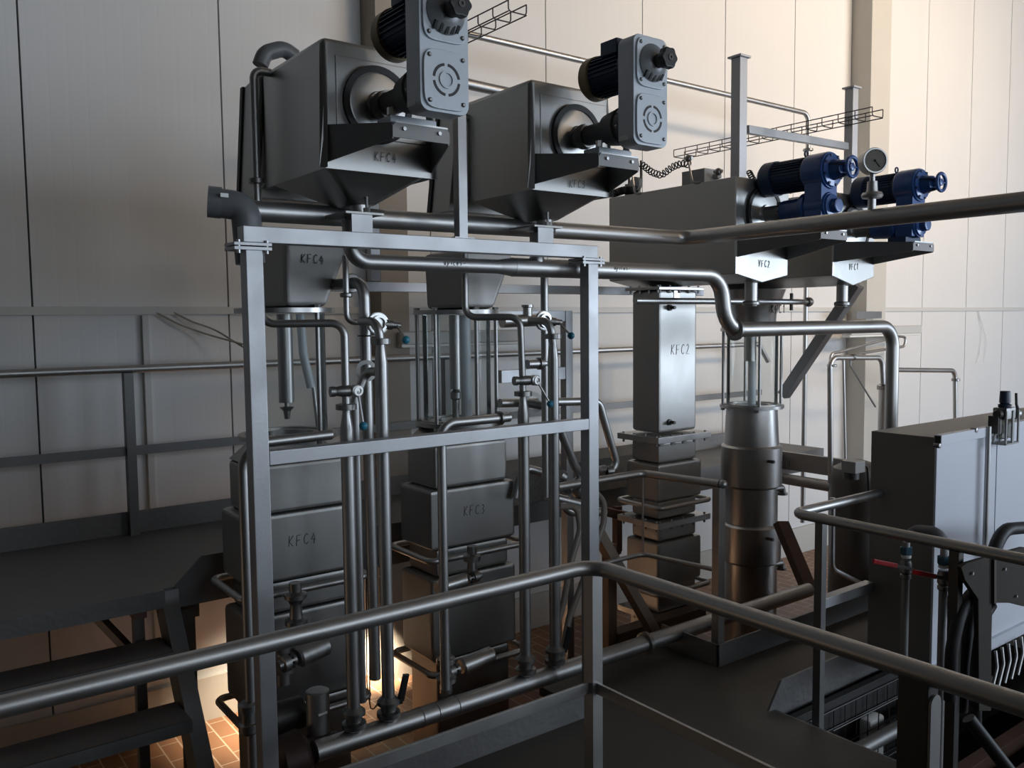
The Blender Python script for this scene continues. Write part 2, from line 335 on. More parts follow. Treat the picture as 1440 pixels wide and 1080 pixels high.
# rear legs of the same frame
RV = 4.35
u0 = at(801, 520, v=RV).x
MB().box(u0-.03, u0+.03, RV, RV+.06, LOW, at(801, 437, v=RV).z).build('rear_post', FRAME, t, bev=.003)
MB().box(at(690, 440, v=RV).x, u0-.03, RV+.005, RV+.055, at(800, 452, v=RV).z, at(800, 437, v=RV).z).build('rear_arm', FRAME, t, bev=.003)
MB().box(at(706, 522, v=RV).x, u0-.03, RV+.005, RV+.055, at(800, 533, v=RV).z, at(800, 516, v=RV).z).build('rear_arm', FRAME, t, bev=.003)
zb = at(760, 407, v=4.5).z
t2 = tag(MB().box(at(458, 400, v=4.5).x, at(990, 407, v=4.5).x, 4.5, 4.56, zb-.028, zb+.028).build('cross_beam', FRAME, bev=.003), 'horizontal square tube behind the funnels, ending past the tall duct column', 'beam')
u1 = at(523, 388, v=4.5).x
tag(MB().box(u1-.03, u1+.03, 4.45, 4.5, zb+.03, zb+.75).build('hanger_post', FRAME, bev=.003), 'short square tube standing on the cross beam behind the leftmost hopper', 'post')

# ================================================================== HOPPERS
def hopper(name_txt, uc, w, v0, v1, ze, zt, za, hole, outlet_v, zo, label, kind, group='mixing hoppers in a row'):
    t = thing('mixing_hopper', label, 'hopper', (uc, v0, zo), group)
    a, c = uc-w/2, uc+w/2
    b = MB()
    if kind == 'K':
        # body with hipped base falling to the outlet
        vs = [b.bm.verts.new(p) for p in ((a, v0, ze), (c, v0, ze), (c, v1, ze), (a, v1, ze), (a, v0, zt), (c, v0, zt), (c, v1, zt), (a, v1, zt))]
        o = .05; vo = outlet_v
        ws = [b.bm.verts.new(p) for p in ((uc-o, vo-o, za), (uc+o, vo-o, za), (uc+o, vo+.12, za), (uc-o, vo+.12, za))]
        F = b.bm.faces.new
        for q in ((4, 5, 6, 7), (0, 1, 5, 4), (1, 2, 6, 5), (2, 3, 7, 6), (3, 0, 4, 7)): F([vs[i] for i in q])
        for i in range(4): F((vs[i], vs[(i+1) % 4], ws[(i+1) % 4], ws[i]))
        F(ws)
        b.build('hopper_body', SHEET, t, bev=.022)
        MB().box(a+.05, c-.03, v0-.004, v0+.01, ze+.105, zt-.06).build('front_panel', SHEET, t, bev=.004)
        # slanted rear door frame and top rim
        d = MB().prism([(a-.012, v1, zt+.0), (a-.012, v1+.17, zt-.02), (a-.012, v1+.27, ze-.05), (a-.012, v1+.10, ze-.05)], (w+.024, 0, 0)).build('rear_door', SHEET, t, bev=.006)
        MB().prism([(a-.02, v1+.17, zt-.02), (a-.02, v1+.20, zt-.02), (a-.02, v1+.30, ze-.05), (a-.02, v1+.27, ze-.05)], (w+.04, 0, 0)).build('door_seal', RUBBER, d)
    else:
        b.prism([(a, v0, ze), (uc, v0, za), (c, v0, ze), (c, v0, zt), (a, v0, zt)], (0, v1-v0, 0)); b.build('hopper_body', SHEET, t, bev=.006)
        MB().box(a-.004, a+.012, v0-.006, v0+.004, ze, zt).build('corner_strip', POLISH, t)
    hu, hz = hole; R = .133 if kind == 'K' else .15
    MB().ring((hu, v0-.020, hz), Y, R+.012, R-.012, .022, 40).build('seal_ring', RUBBER, t)
    MB().lathe((hu, v0, hz), -Y, [(0, R-.006), (.012, R-.006), (.018, R-.02), (.02, .05), (.03, .045)], 40).build('end_plate', POLISH, t)
    # outlet stub
    MB().lathe((uc, outlet_v, za+.06), -Z, [(0, .038), (.06+za-zo, .038)], 24).build('outlet_pipe', PIPE, t)
    MB().lathe((uc, outlet_v, zo+.03), -Z, [(0, .045), (.006, .052), (.022, .052), (.028, .045)], 24).build('outlet_clamp', FITTING, t)
    return t
def bracket(t, hu, tipv, v0, zt, zb, w=.235, wr=None):
    # two side plates converging from the hopper face to a mounting shelf with a front lip
    wr = wr or w; g = MB(); zr = zt+.004
    for s_ in (-1, 1):
        ur, ut = hu+s_*wr/2, hu+s_*w/2
        g.prism([(ur, v0, zb), (ut, tipv, zt-.055), (ut, tipv, zt), (ur, v0, zr+.03)], (-s_*.005, 0, 0))
    g.box(hu-w/2, hu+w/2, tipv, tipv+.15, zt-.004, zt+.002).prism([(hu-w/2+.012, tipv-.004, zt+.002), (hu+w/2-.012, tipv-.004, zt+.002), (hu+w/2, tipv-.004, zt-.012), (hu+w/2, tipv-.004, zt-.05), (hu-w/2, tipv-.004, zt-.05), (hu-w/2, tipv-.004, zt-.012)], (0, .005, 0))
    k = g.build('motor_bracket', LOWSTEEL, t)
    g2 = MB().bar((hu-w/2+.01, tipv-.006, zt+.003), (hu+w/2-.01, tipv-.006, zt+.003), .004, .006, Z); g2.build('shelf_edge', POLISH, k)
    for u in (hu-w/2+.045, hu+w/2-.045): MB().cyl((u, tipv-.012, zt-.018), (u, tipv+.004, zt-.018), .007, 8).build('bolt', POLISH, k)
def superell(cu, cv, cz, a, b, p=4., n=56):
    out = []
    for k in range(n):
        t_ = 2*PI*k/n; c, s_ = math.cos(t_), math.sin(t_)
        out.append((cu+a*math.copysign(abs(c)**(2/p), c), cv, cz+b*math.copysign(abs(s_)**(2/p), s_)))
    return out
def rr_poly(cu, cv, cz, w, h, r, bulge=0., n=5):
    out = []
    for sx, sz, a0 in ((1, 1, 0), (-1, 1, PI/2), (-1, -1, PI), (1, -1, 3*PI/2)):
        for j in range(n+1):
            a = a0+PI/2*j/n; out.append([cu+sx*(w/2-r)+r*math.cos(a), cv, cz+sz*(h/2-r)+r*math.sin(a)])
        # bulged mid points
        if bulge:
            if (sx, sz) == (1, 1): out.append([cu, cv, cz+h/2+bulge])
            if (sx, sz) == (-1, 1): out.append([cu-w/2-bulge*.6, cv, cz])
            if (sx, sz) == (-1, -1): out.append([cu, cv, cz-h/2-bulge])
            if (sx, sz) == (1, -1): out.append([cu+w/2+bulge*.6, cv, cz])
    return out
def gear_motor_grey(hu, hz, vf, v0, label, up=.222):
    t = thing('gear_motor', label, 'motor', (hu, vf+.06, hz-.12), 'grey gear motors on the high hoppers')
    w = .195; d = .09; zc = hz+up/2; H = up+.215
    MB().prism(rr_poly(hu, vf, zc, w, H, .035), (0, d, 0)).build('gear_housing', GREYP, t, bev=.004)
    for cz, kind in ((hz, 0), (hz+up, 1)):
        cp = MB().prism(superell(hu, vf-.010, cz, .088, .098, 4.6), (0, .012, 0)).build('cover_plate', GREYP, t, bev=.003)
        for sx in (-1, 1):
            for sz in (-1, 1): MB().lathe((hu+sx*.066, vf-.009, cz+sz*.074), -Y, [(0, .008), (.004, .008), (.007, .004)], 8).build('cover_screw', FITTING, cp, smooth=20)
        if kind == 0:
            b = MB()
            for k in range(4):
                a0 = k*PI/2+.16; pts = [(hu+.050*math.cos(a0+j*.118), vf-.0105, cz+.050*math.sin(a0+j*.118)) for j in range(12)]
                for p, q in zip(pts, pts[1:]): b.bar(p, q, .009, .002, -Y)
            b.build('ring_slots', BLACK, cp)
            MB().ring((hu, vf-.015, cz), Y, .029, .022, .007, 28).build('hub_ring', GREYP, cp)
        else:
            MB().lathe((hu, vf-.012, cz), -Y, [(0, .076), (.004, .074), (.026, .046), (.030, .026), (.045, .024)], 32).build('cone_cover', mat('cone_cover_paint', (.25, .26, .27), .3, .42), t)
            b = MB()
            for k, x in enumerate((-.045, -.024, -.004, .016, .034)):
                z0 = -.043-.012*(1-abs(x)/.05); b.bar((hu+x*1.1, vf-.0165, cz+z0-.018), (hu+x*1.1+.003, vf-.028, cz+z0+.006), .010, .012, -Y)
            b.build('vent_slots', BLACK, t)
            MB().lathe((hu, vf-.04, cz), -Y, [(0, .028), (.03, .028), (.035, .02)], 24).build('spindle', DARK, t)
            # lobed hand knob
            n = 48; poly = [(hu+(.0405+.0032*math.cos(6*2*PI*k/n))*math.cos(2*PI*k/n), vf-.108, cz+(.0405+.0032*math.cos(6*2*PI*k/n))*math.sin(2*PI*k/n)) for k in range(n)]
            kb = MB().prism(poly, (0, .034, 0)).build('hand_knob', BLACK, t, bev=.006)
            MB().ring((hu, vf-.111, cz), Y, .013, .006, .004, 16).build('knob_bush', DARK, kb)
    # blue motor behind the housing top
    mz = hz+up+.005; y0 = vf+d
    b = MB().lathe((hu-.01, y0, mz), Y, [(0, .085), (.02, .077), (.20, .077), (.205, .085)], 32)
    for k in range(28):
        a = 2*PI*k/28; c = Vector((math.cos(a), 0, math.sin(a))); b.bar(Vector((hu-.01, y0+.02, mz))+c*.081, Vector((hu-.01, y0+.19, mz))+c*.081, .003, .014, c)
    mo = b.build('motor_body', NAVY, t)
    MB().lathe((hu-.01, y0+.195, mz), Y, [(0, .092), (.045, .092), (.06, .08), (.062, .02)], 32).build('fan_cover', OCHRE, mo)
    MB().box(hu-.085, hu+.0, y0+.02, y0+.12, mz+.055, mz+.115).build('terminal_box', NAVY, mo, bev=.006)
    # output housing towards the hopper
    MB().lathe((hu, vf+d, hz), Y, [(0, .088), (.02, .088), (.03, .072), (.06, .072), (.065, .08), (.15, .066), (.16, .045), (v0-vf-d-.02, .042)], 32).build('output_housing', GREYD, t)
    b = MB()
    for k in range(8):
        a = k*PI/4+.2; b.cyl((hu+.078*math.cos(a), vf+d+.02, hz+.078*math.sin(a)), (hu+.078*math.cos(a), vf+d+.035, hz+.078*math.sin(a)), .008, 8)
    b.build('flange_bolts', FITTING, t)
    MB().lathe((hu, v0-.10, hz), Y, [(0, .052), (.03, .056), (.05, .052)], 24).build('shaft_collar', FITTING, t)
    MB().box(hu-w/2-.0015, hu-w/2+.001, vf+.035, vf+.085, hz-.085, hz-.066).build('name_plate', WHITE, t)
    MB().box(hu-.10, hu+.09, vf+.20, vf+.30, hz-.114, hz-.085).build('foot_block', GREYP, t, bev=.004)
    for u in (hu-.09, hu+.07): MB().cyl((u, vf+.212, hz-.085), (u, vf+.212, hz-.06), .015, 6).build('foot_bolt', POLISH, t)
    return t
def gear_motor_blue(hu, hz, vf, v0, up, label):
    t = thing('gear_motor', label, 'motor', (hu, vf+.06, hz-.12), 'blue gear motors on the low hoppers')
    d = .13; w = .15; zu = hz+up
    # twin drum housing
    b = MB().lathe((hu, vf, zu), Y, [(0, .098), (.01, .102), (d-.01, .102), (d, .098)], 36)
    b.box(hu-w/2, hu+w/2, vf+.01, vf+d-.01, hz-.07, zu, .006)
    b.lathe((hu, vf, hz), Y, [(0, .072), (.01, .078), (d, .078)], 32)
    b.build('gear_housing', BLUE, t)
    MB().lathe((hu, vf, zu), -Y, [(0, .092), (.012, .088), (.016, .055), (.075, .045), (.08, .03)], 32).build('end_cover', BLUE, t)
    b = MB()
    for k in range(8):
        a = k*PI/4+.3; b.cyl((hu+.082*math.cos(a), vf-.018, zu+.082*math.sin(a)), (hu+.082*math.cos(a), vf, zu+.082*math.sin(a)), .008, 8)
    b.build('cover_bolts', NAVY, t)
    for k in range(4):
        pass
    b = MB()
    for k in range(3):
        a = k*2*PI/3+.5; b.bar(Vector((hu+.05*math.cos(a), vf-.015, zu+.05*math.sin(a))), Vector((hu+.032*math.cos(a), vf-.112, zu+.032*math.sin(a))), .02, .014)
    b.build('spindle_cage', NAVY, t)
    hw = MB(); pts = [(hu+.052*math.cos(2*PI*k/28), vf-.125, zu+.052*math.sin(2*PI*k/28)) for k in range(29)]; hw.tube(pts, .011, 0, 10, cap=False)
    for k in range(3):
        a = k*2*PI/3; hw.tube([(hu, vf-.12, zu), (hu+.05*math.cos(a), vf-.125, zu+.05*math.sin(a))], .006, 0, 8)
    hw.lathe((hu, vf-.078, zu), -Y, [(0, .022), (.05, .022), (.055, .012)], 20); hw.build('hand_wheel', BLUE, t)
    MB().lathe((hu, vf, hz), -Y, [(0, .068), (.012, .064), (.016, .04), (.05, .038), (.055, .03)], 28).build('lower_cover', BLUE, t)
    y0 = vf+d
    b = MB().lathe((hu, y0, zu), Y, [(0, .09), (.02, .083), (.22, .083), (.225, .09)], 32)
    for k in range(32):
        a = 2*PI*k/32; c = Vector((math.cos(a), 0, math.sin(a))); b.bar(Vector((hu, y0+.02, zu))+c*.087, Vector((hu, y0+.21, zu))+c*.087, .003, .013, c)
    mo = b.build('motor_body', NAVY, t)
    MB().lathe((hu, y0+.215, zu), Y, [(0, .10), (.07, .10), (.09, .085), (.092, .02)], 32).build('fan_cover', NAVY, mo)
    MB().box(hu+.07, hu+.14, y0+.05, y0+.16, zu-.05, zu+.05).build('terminal_box', NAVY, mo, bev=.005)
    ey = MB(); ey.tube([(hu+.016*math.cos(2*PI*k/14), y0+.03, zu+.112+.016*math.sin(2*PI*k/14)) for k in range(15)], .005, 0, 8, cap=False); ey.build('lifting_eye', NAVY, mo)
    MB().lathe((hu, y0, hz), Y, [(0, .088), (.03, .088), (.04, .07), (.17, .062), (.18, .05)], 28).build('output_housing', BLUE, t)
    MB().lathe((hu, y0+.17, hz), Y, [(0, .045), (v0-y0-.19, .042)], 24).build('shaft_collar', FITTING, t)
    b = MB()
    for k in range(6):
        a = k*PI/3; b.cyl((hu+.055*math.cos(a), y0+.175, hz+.055*math.sin(a)), (hu+.055*math.cos(a), y0+.20, hz+.055*math.sin(a)), .009, 6)
    b.build('flange_bolts', FITTING, t)
    MB().box(hu-.09, hu+.09, vf+.04, vf+.16, hz-.125, hz-.07).build('foot_block', NAVY, t, bev=.004)
    return t
K4 = dict(hu=1.615, hz=2.708, vf=2.515); K3 = dict(hu=2.612, hz=2.709, vf=2.525)
h4 = hopper('', 1.63, .467, 3.0, 3.60, 2.49, 2.945, 2.365, (1.615, 2.722), 3.2, 2.305, 'large stainless hopper at top left with a grey gear motor on its front', 'K')
bracket(h4, 1.63, 2.70, 3.0, 2.592, 2.49, .235, .455)
writing(h4, 'KFC4', (1.60, 2.994, 2.515), X, Z, .034, .0014)
h3 = hopper('', 2.60, .467, 3.0, 3.55, 2.49, 2.945, 2.365, (2.620, 2.718), 3.2, 2.305, 'stainless hopper above the right half of the frame, under the fully visible grey gear motor', 'K')
bracket(h3, 2.60, 2.70, 3.0, 2.588, 2.49, .235, .455)
writing(h3, 'KFC3', (2.58, 2.994, 2.495), X, Z, .034, .0014)
gear_motor_grey(v0=3.0, label='grey gear motor cut off by the top edge of the photo, on the leftmost hopper', **K4)
gear_motor_grey(v0=3.0, label='whole grey gear motor with black lobed knob, standing clear against the beige wall', **K3)
v2 = hopper('', 4.31, .50, 3.25, 4.31, 2.155, 2.712, 2.108, (4.31, 2.515), 3.33, 1.97, 'long plain stainless hopper with blue motor, nearer the camera of the two at right', 'V')
bracket(v2, 4.31, 2.78, 3.25, 2.375, 2.25, .25, .49)
writing(v2, 'VFC2', (4.27, 3.248, 2.20), X, Z, .040, .0015)
v1 = hopper('', 5.275, .495, 3.25, 4.31, 2.165, 2.70, 2.105, (5.265, 2.465), 3.33, 1.97, 'rightmost stainless hopper, half hidden behind its neighbour and the bent pipe', 'V')
bracket(v1, 5.27, 2.78, 3.25, 2.35, 2.25, .25, .48)
writing(v1, 'VFC1', (5.22, 3.248, 2.21), X, Z, .040, .0015)
gear_motor_blue(4.31, 2.51, 2.80, 3.25, .195, 'blue gear motor just left of the round pressure gauge')
gear_motor_blue(5.265, 2.46, 2.80, 3.25, .245, 'rightmost blue gear motor, its handwheel showing against the wall')

# ================================================================== SIGHT GLASSES, FUNNELS AND COLUMNS
def sight_glass(uc, vc, zt, zb, label, R=.232, gr=.185, n=4, ph=.6):
    t = thing('sight_glass_cylinder', label, 'sight glass', (uc, vc, zb), 'round sight glasses between funnel and column')
    MB().ring((uc, vc, zt), Z, R, .05, .022, 40).build('top_flange', STEEL, t)
    MB().ring((uc, vc, zb-.022), Z, R, .12, .022, 40).ring((uc, vc, zb), Z, gr+.015, gr-.02, .008, 40).build('bottom_flange', STEEL, t)
    MB().lathe((uc, vc, zb+.002), Z, [(0, gr), (zt-zb-.003, gr)], 48, False).build('glass_tube', GLASS, t, smooth=80)
    for k in range(n):
        a = 2*PI*k/n+ph; u, v = uc+(R-.018)*math.cos(a), vc+(R-.018)*math.sin(a)
        r = MB().cyl((u, v, zb-.03), (u, v, zt+.03), .011, 12).build('tie_rod', PIPE, t)
        MB().cyl((u, v, zb-.04), (u, v, zb-.024), .017, 6).cyl((u, v, zt+.024), (u, v, zt+.036), .017, 6).build('nut', POLISH, r)
    return t
g4 = sight_glass(1.612, 3.95, 1.945, 1.372, 'sight glass cylinder behind the left post of the frame', ph=.35)
MB().lathe((1.60, 3.93, 1.94), -Z, [(0, .036), (.42, .036)], 20).build('inner_pipe', PIPE, g4)
MB().lathe((1.60, 3.93, 1.53), -Z, [(0, .01), (.03, .012), (.034, .035), (.05, .018), (.09, .012)], 16).build('inner_nozzle', FITTING, g4)
MB().tube([(1.68, 3.93, 1.94), (1.69, 3.93, 1.75), (1.725, 3.93, 1.585)], .021, .05).build('inner_hose', HOSEW, g4)
MB().cyl((1.735, 3.93, 1.60), (1.755, 3.93, 1.39), .009, 10).build('dip_rod', POLISH, g4)
g3 = sight_glass(2.585, 3.95, 1.935, 1.358, 'middle sight glass cylinder, clear tube with bright rods above the column marked 3', ph=.45, n=6)
MB().lathe((2.56, 3.93, 1.93), -Z, [(0, .03), (.40, .03)], 20).build('inner_pipe', PIPE, g3)
MB().lathe((2.56, 3.93, 1.53), -Z, [(0, .01), (.02, .028), (.05, .028), (.06, .02), (.16, .02)], 16).build('inner_nozzle', FITTING, g3)
MB().tube([(2.64, 3.95, 1.93), (2.645, 3.95, 1.37)], .03).build('inner_hose', HOSEW, g3)
g1 = sight_glass(5.275, 4.06, 1.80, 1.255, 'sight glass cylinder on top of the round column at right', ph=.9)
MB().lathe((5.24, 4.05, 1.80), -Z, [(0, .04), (.22, .04)], 20).build('inner_pipe', PIPE, g1)
MB().lathe((5.30, 4.08, 1.80), -Z, [(0, .03), (.55, .03)], 20).build('inner_hose', HOSEW, g1)

def funnel(uc, z0, z1, label, mark, vf=3.75):
    t = thing('feed_funnel', label, 'funnel', (uc, vf, z0), 'square feed funnels')
    # left side and rear upright, right side tapering
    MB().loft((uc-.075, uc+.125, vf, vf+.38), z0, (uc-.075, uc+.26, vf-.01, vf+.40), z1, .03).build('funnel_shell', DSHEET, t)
    writing(t, mark, (uc+.0, vf-.012, z0+.20), X, Z, .04, .0018)
    return t
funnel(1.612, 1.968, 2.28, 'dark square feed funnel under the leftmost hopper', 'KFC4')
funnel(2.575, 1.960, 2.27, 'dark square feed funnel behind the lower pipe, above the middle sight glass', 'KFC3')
t = thing('feed_funnel', 'pale feed funnel partly hidden below the hopper with the round column', 'funnel', (5.275, 4.06, 1.82), 'square feed funnels')
MB().lathe((5.275, 4.06, 1.823), Z, [(0, .165), (.10, .17), (.28, .235)], 32).build('funnel_shell', STEEL, t)
writing(t, 'KFC1', (5.24, 3.87, 1.93), X, Z, .06, .003)

def duct_column(uc, vc, tiers, label, mark, mz, name='heat_exchanger_column', mh=.05):
    """tiers: list of (z0, z1, half u, half v, part name)"""
    t = thing(name, label, 'column', (uc, vc, LOW))
    for z0, z1, hu, hv, nm in tiers:
        if nm == 'flange_plate':
            f = MB().box(uc-hu, uc+hu, vc-hv, vc+hv, z0, z1).build('flange_plate', STEEL, t, bev=.003)
            b = MB()
            for k in range(5):
                u = uc-hu*.85+k*hu*.425
                b.cyl((u, vc-hv+.022, z0-.02), (u, vc-hv+.022, z1+.01), .008, 6)
            for k in range(4):
                v = vc-hv*.8+k*hv*.53; b.cyl((uc-hu+.022, v, z0-.02), (uc-hu+.022, v, z1+.01), .008, 6)
            b.build('flange_bolts', FITTING, f)
        elif nm == 'band_pipe':
            P = [(uc, vc+hv, z0), (uc+hu, vc+hv, z0), (uc+hu, vc-hv, z0), (uc-hu, vc-hv, z0), (uc-hu, vc+hv, z0), (uc-.001, vc+hv, z0)]
            MB().tube(P, z1, .045, 12).build('band_pipe', PIPE, t)
        elif nm == 'cone':
            MB().loft((uc-hu, uc+hu, vc-hv, vc+hv), z0, (uc-hu*.55, uc+hu*.55, vc-hv*.8, vc+hv*.8), z1, .01).build('cone_section', SHEET, t)
        else:
            MB().box(uc-hu, uc+hu, vc-hv, vc+hv, z0, z1, .022).build(nm, SHEET, t)
    if mark: 
        hv = [q for q in tiers if q[0] <= mz <= q[1] and q[4] not in ('band_pipe',)][0]
        writing(t, mark, (uc-.07 if mark[0] == 'K' else uc, vc-hv[3]-.001, mz), X, Z, mh, .0016)
    return t
K4T = [(1.25, 1.345, .235, .155, 'cone'), (1.02, 1.25, .235, .150, 'duct_section'), (.70, 1.02, .275, .165, 'jacket_section'), (.665, .017, .31, .215, 'band_pipe'), (.55, .70, .235, .150, 'duct_section'),
       (.10, .55, .275, .165, 'jacket_section'), (.06, .017, .31, .215, 'band_pipe'), (LOW+.12, .10, .235, .150, 'duct_section'), (LOW, LOW+.12, .27, .18, 'base_section')]
c4 = duct_column(1.60, 3.95, K4T, 'leftmost square stainless column, standing behind the left post of the frame', 'KFC4', .86)
c3 = duct_column(2.577, 3.95, K4T, 'stainless column with stepped jackets and pen mark 3, in the middle behind the frame', 'KFC3', .86)
K2T = [(2.085, 2.105, .215, .155, 'flange_plate'), (1.15, 2.085, .183, .125, 'duct_section'), (1.095, 1.135, .255, .19, 'flange_plate'), (.95, 1.095, .185, .127, 'duct_section'), (.70, .95, .213, .15, 'jacket_section'), (.675, .016, .25, .20, 'band_pipe'),
       (.58, .70, .185, .127, 'duct_section'), (.535, .575, .255, .19, 'flange_plate'), (.43, .535, .185, .127, 'duct_section'), (.13, .43, .213, .15, 'jacket_section'), (.10, .016, .25, .20, 'band_pipe'), (-.05, .13, .185, .127, 'duct_section'),
       (-.09, -.05, .255, .19, 'flange_plate'), (LOW, -.09, .19, .14, 'base_section')]
c2 = duct_column(4.297, 4.025, K2T, 'tall slim square stainless duct column right of the frame', 'KFC2', 1.66, mh=.065)
b = MB()
for z in (1.97, 1.02+.2): b.lathe((4.21, 3.90, z), -Y, [(0, .02), (.012, .02), (.014, .011), (.05, .011)], 12)
b.build('sensor_plug', DARK, c2)
MB().box(4.25, 4.30, 3.896, 3.90, 2.02, 2.08).build('label_plate', POLISH, c2)
t = thing('heat_exchanger_column', 'round stepped stainless column with two wide jackets at right', 'column', (5.275, 4.06, LOW))
MB().lathe((5.275, 4.06, .955), Z, [(0, .20), (.275, .185)], 40).build('upper_shell', STEEL, t)
for z0, z1 in ((.66, .955), (.09, .365)):
    MB().lathe((5.275, 4.06, z0), Z, [(-.02, .195), (0, .222), (z1-z0-.012, .222), (z1-z0, .21), (z1-z0+.006, .195)], 40).build('jacket_section', STEEL, t)
MB().lathe((5.275, 4.06, LOW), Z, [(0, .195), (.66-LOW, .195)], 40).build('lower_shell', STEEL, t)
for z in (.63, .06):
    a = -.75; p = Vector((5.275+.20*math.cos(a), 4.06+.20*math.sin(a), z))
    MB().tube([p-Vector((.12, .03, -.01)), p+Vector((.02, -.02, 0)), p+Vector((.02, -.02, -.05))], .026, .03, 14).ring(p+Vector((.02, -.02, -.055)), Z, .04, .01, .018).build('drain_elbow', FITTING, t)
writing(t, 'KFC1', (5.33, 3.853, .79), X, Z, .05, .003)
for z in (.86, .29): MB().cyl((5.20, 3.855, z), (5.20, 3.80, z), .012).build('sensor_plug', DARK, t)

# ================================================================== PIPES
def pipe(name, label, pts, r, bend, mt=PIPE, seg=18, cat='pipe', flanges=(), group=None):
    t = thing(name, label, cat, pts[-1], group)
    MB().tube(pts, r, bend, seg).build('pipe_run', mt, t)
    for p, ax, R, h in flanges:
        p = V(p); ax = V(ax).normalized()
        MB().lathe(p-ax*h/2, ax, [(0, R*.86), (h*.2, R), (h*.8, R), (h, R*.86)], 24).build('clamp_flange', FITTING, t)
    return t
def col(u, v, zs, ze): return [(u, v, zs), (u, v, ze)]
# upper header
ub = at(962, 333, v=3.33).x; zc = 2.335
tp = pipe('header_pipe', 'thick upper stainless pipe running behind the outlets, then bending towards the right edge', [(1.22, 3.33, zc), (ub, 3.33, zc+.012), (ub, .3, zc+.012)], .041, .09)
# lower header
zl = at(560, 370, v=3.22).z
u_t = at(755, 378, v=3.22).x
e1 = at(1008, 393, v=3.22); e2 = at(1022, 455, v=3.22); e3 = at(1256, 458, v=3.22)
t = thing('header_pipe', 'lower stainless pipe slung under the frame beam, stepping down past the duct column', 'pipe', (2, 3.22, zl))
MB().tube([(1.60, 3.22, 2.31), (1.60, 3.22, zl), (at(720, 377, v=3.22).x, 3.22, zl)], .032, .075, 20).build('pipe_run', PIPE, t)
MB().tube([(at(700, 377, v=3.22).x, 3.22, zl), (at(722, 377, v=3.22).x, 3.22, zl)], .032, 0, 20, r2=.044).build('reducer', PIPE, t)
MB().tube([(at(720, 377, v=3.22).x, 3.22, zl), (e1.x+.03, 3.22, zl), (e2.x-.01, 3.22, e3.z-.002), (e3.x, 3.22, e3.z-.002), (e3.x, 3.22, LOW+.6)], .044, .15, 20).build('pipe_run', PIPE, t)
MB().lathe((e2.x+.06, 3.22, e3.z-.002), X, [(0, .05), (.004, .064), (.02, .064), (.024, .05)], 28).build('clamp_flange', FITTING, t)
MB().tube([(u_t, 3.22, 2.31), (u_t, 3.22, zl)], .034, 0, 18).build('tee_branch', PIPE, t)
writing(t, 'apicos-', (at(625, 375, v=3.185).x, 3.187, zl-.002), X, Z, .024, .0011)
writing(t, 'apicos-', (at(862, 386, v=3.185).x, 3.175, zl+.002), X, Z, .024, .0011)
# pipe clips and brackets on the beam
for u, lb in ((at(510, 320, v=3.09).x, 'left'), (at(768, 332, v=3.09).x, 'right')):
    t = thing('outlet_bracket', 'steel outlet bracket bolted on the %s half of the frame beam' % lb, 'bracket', (u, 3.15, FT))
    MB().box(u-.045, u+.045, FV+.012, FV+.018, FT, FT+.07).build('angle_plate', FRAME, t)
    MB().box(u-.075, u+.09, FV+.0, FV+.19, FT+.07, FT+.078).build('clamp_plate', FITTING, t)
    MB().cyl((u+.035, FV+.04, FT+.05), (u+.035, FV+.04, FT+.22), .006, 8).box(u+.0, u+.07, FV+.02, FV+.05, FT+.215, FT+.223).build('hanger_rod', FITTING, t)
    MB().cyl((u+.035, FV+.04, FT+.078), (u+.035, FV+.04, FT+.10), .014, 6).build('nut', POLISH, t)
# grey plastic bend at the left end of the beam
u, v = at(350, 300, v=3.3).x, 3.3; ze = at(345, 290, v=v).z
t = thing('pvc_elbow', 'grey plastic elbow with small label at the left end of the frame beam', 'elbow', (u, v, ze-.1))
MB().tube([(u-.10, v+.05, ze+.012), (u-.01, v+.01, ze+.0), (u-.0, v, ze-.22)], .056, .085, 24).build('elbow_body', GREYPL, t)
MB().tube([(u-.135, v+.062, ze+.016), (u-.09, v+.046, ze+.012)], .060, 0, 24).build('socket_end', GREYPL, t)
MB().box(u-.115, u-.085, v-.024, v-.020, ze+.025, ze+.04).build('small_label', WHITE, t)
# vertical run behind the left post
u, v = at(343, 700, v=3.3).x, 3.3
z6 = at(432, 617, v=3.3).z
tag(MB().tube([(at(466, 612, v=3.3).x, 3.3, z6+.008), (u, 3.3, z6), (u, 3.3, LOW+.2)], .021, .10, 16).build('vertical_pipe', PIPE), 'stainless pipe bending down close behind the left post of the frame', 'pipe')
u6 = at(622, 700, v=3.3).x; z6 = at(660, 592, v=3.3).z
t = pipe('vertical_pipe', 'stainless pipe bending down below the mid beam in front of the middle column', [(at(716, 588, v=3.3).x, 3.3, z6), (u6, 3.3, z6), (u6, 3.3, .20)], .022, .07, flanges=[((at(703, 588, v=3.3).x, 3.3, z6), X, .034, .02)])

# manifold along the deck edge
MZ = .105; MVV = 3.3
t = thing('manifold_pipe', 'thick bottom manifold pipe along the deck edge, with a ring clamp at its right', 'pipe', (2, MVV, 0))
MB().tube([(1.42, MVV, MZ), (4.9, MVV, MZ)], .045, 0, 22).build('pipe_run', PIPE, t)
uf = at(908, 914, v=MVV).x
MB().lathe((uf-.014, MVV, MZ), X, [(0, .05), (.003, .064), (.025, .064), (.028, .05)], 28).build('clamp_flange', FITTING, t)
for x_, y_ in ((590, 1003), (612, 996), (640, 985)):
    u = at(x_, y_, v=MVV).x; MB().lathe((u, MVV, MZ), X, [(0, .0455), (.003, .0475), (.006, .0455)], 22).build('weld_bead', PIPE, t)

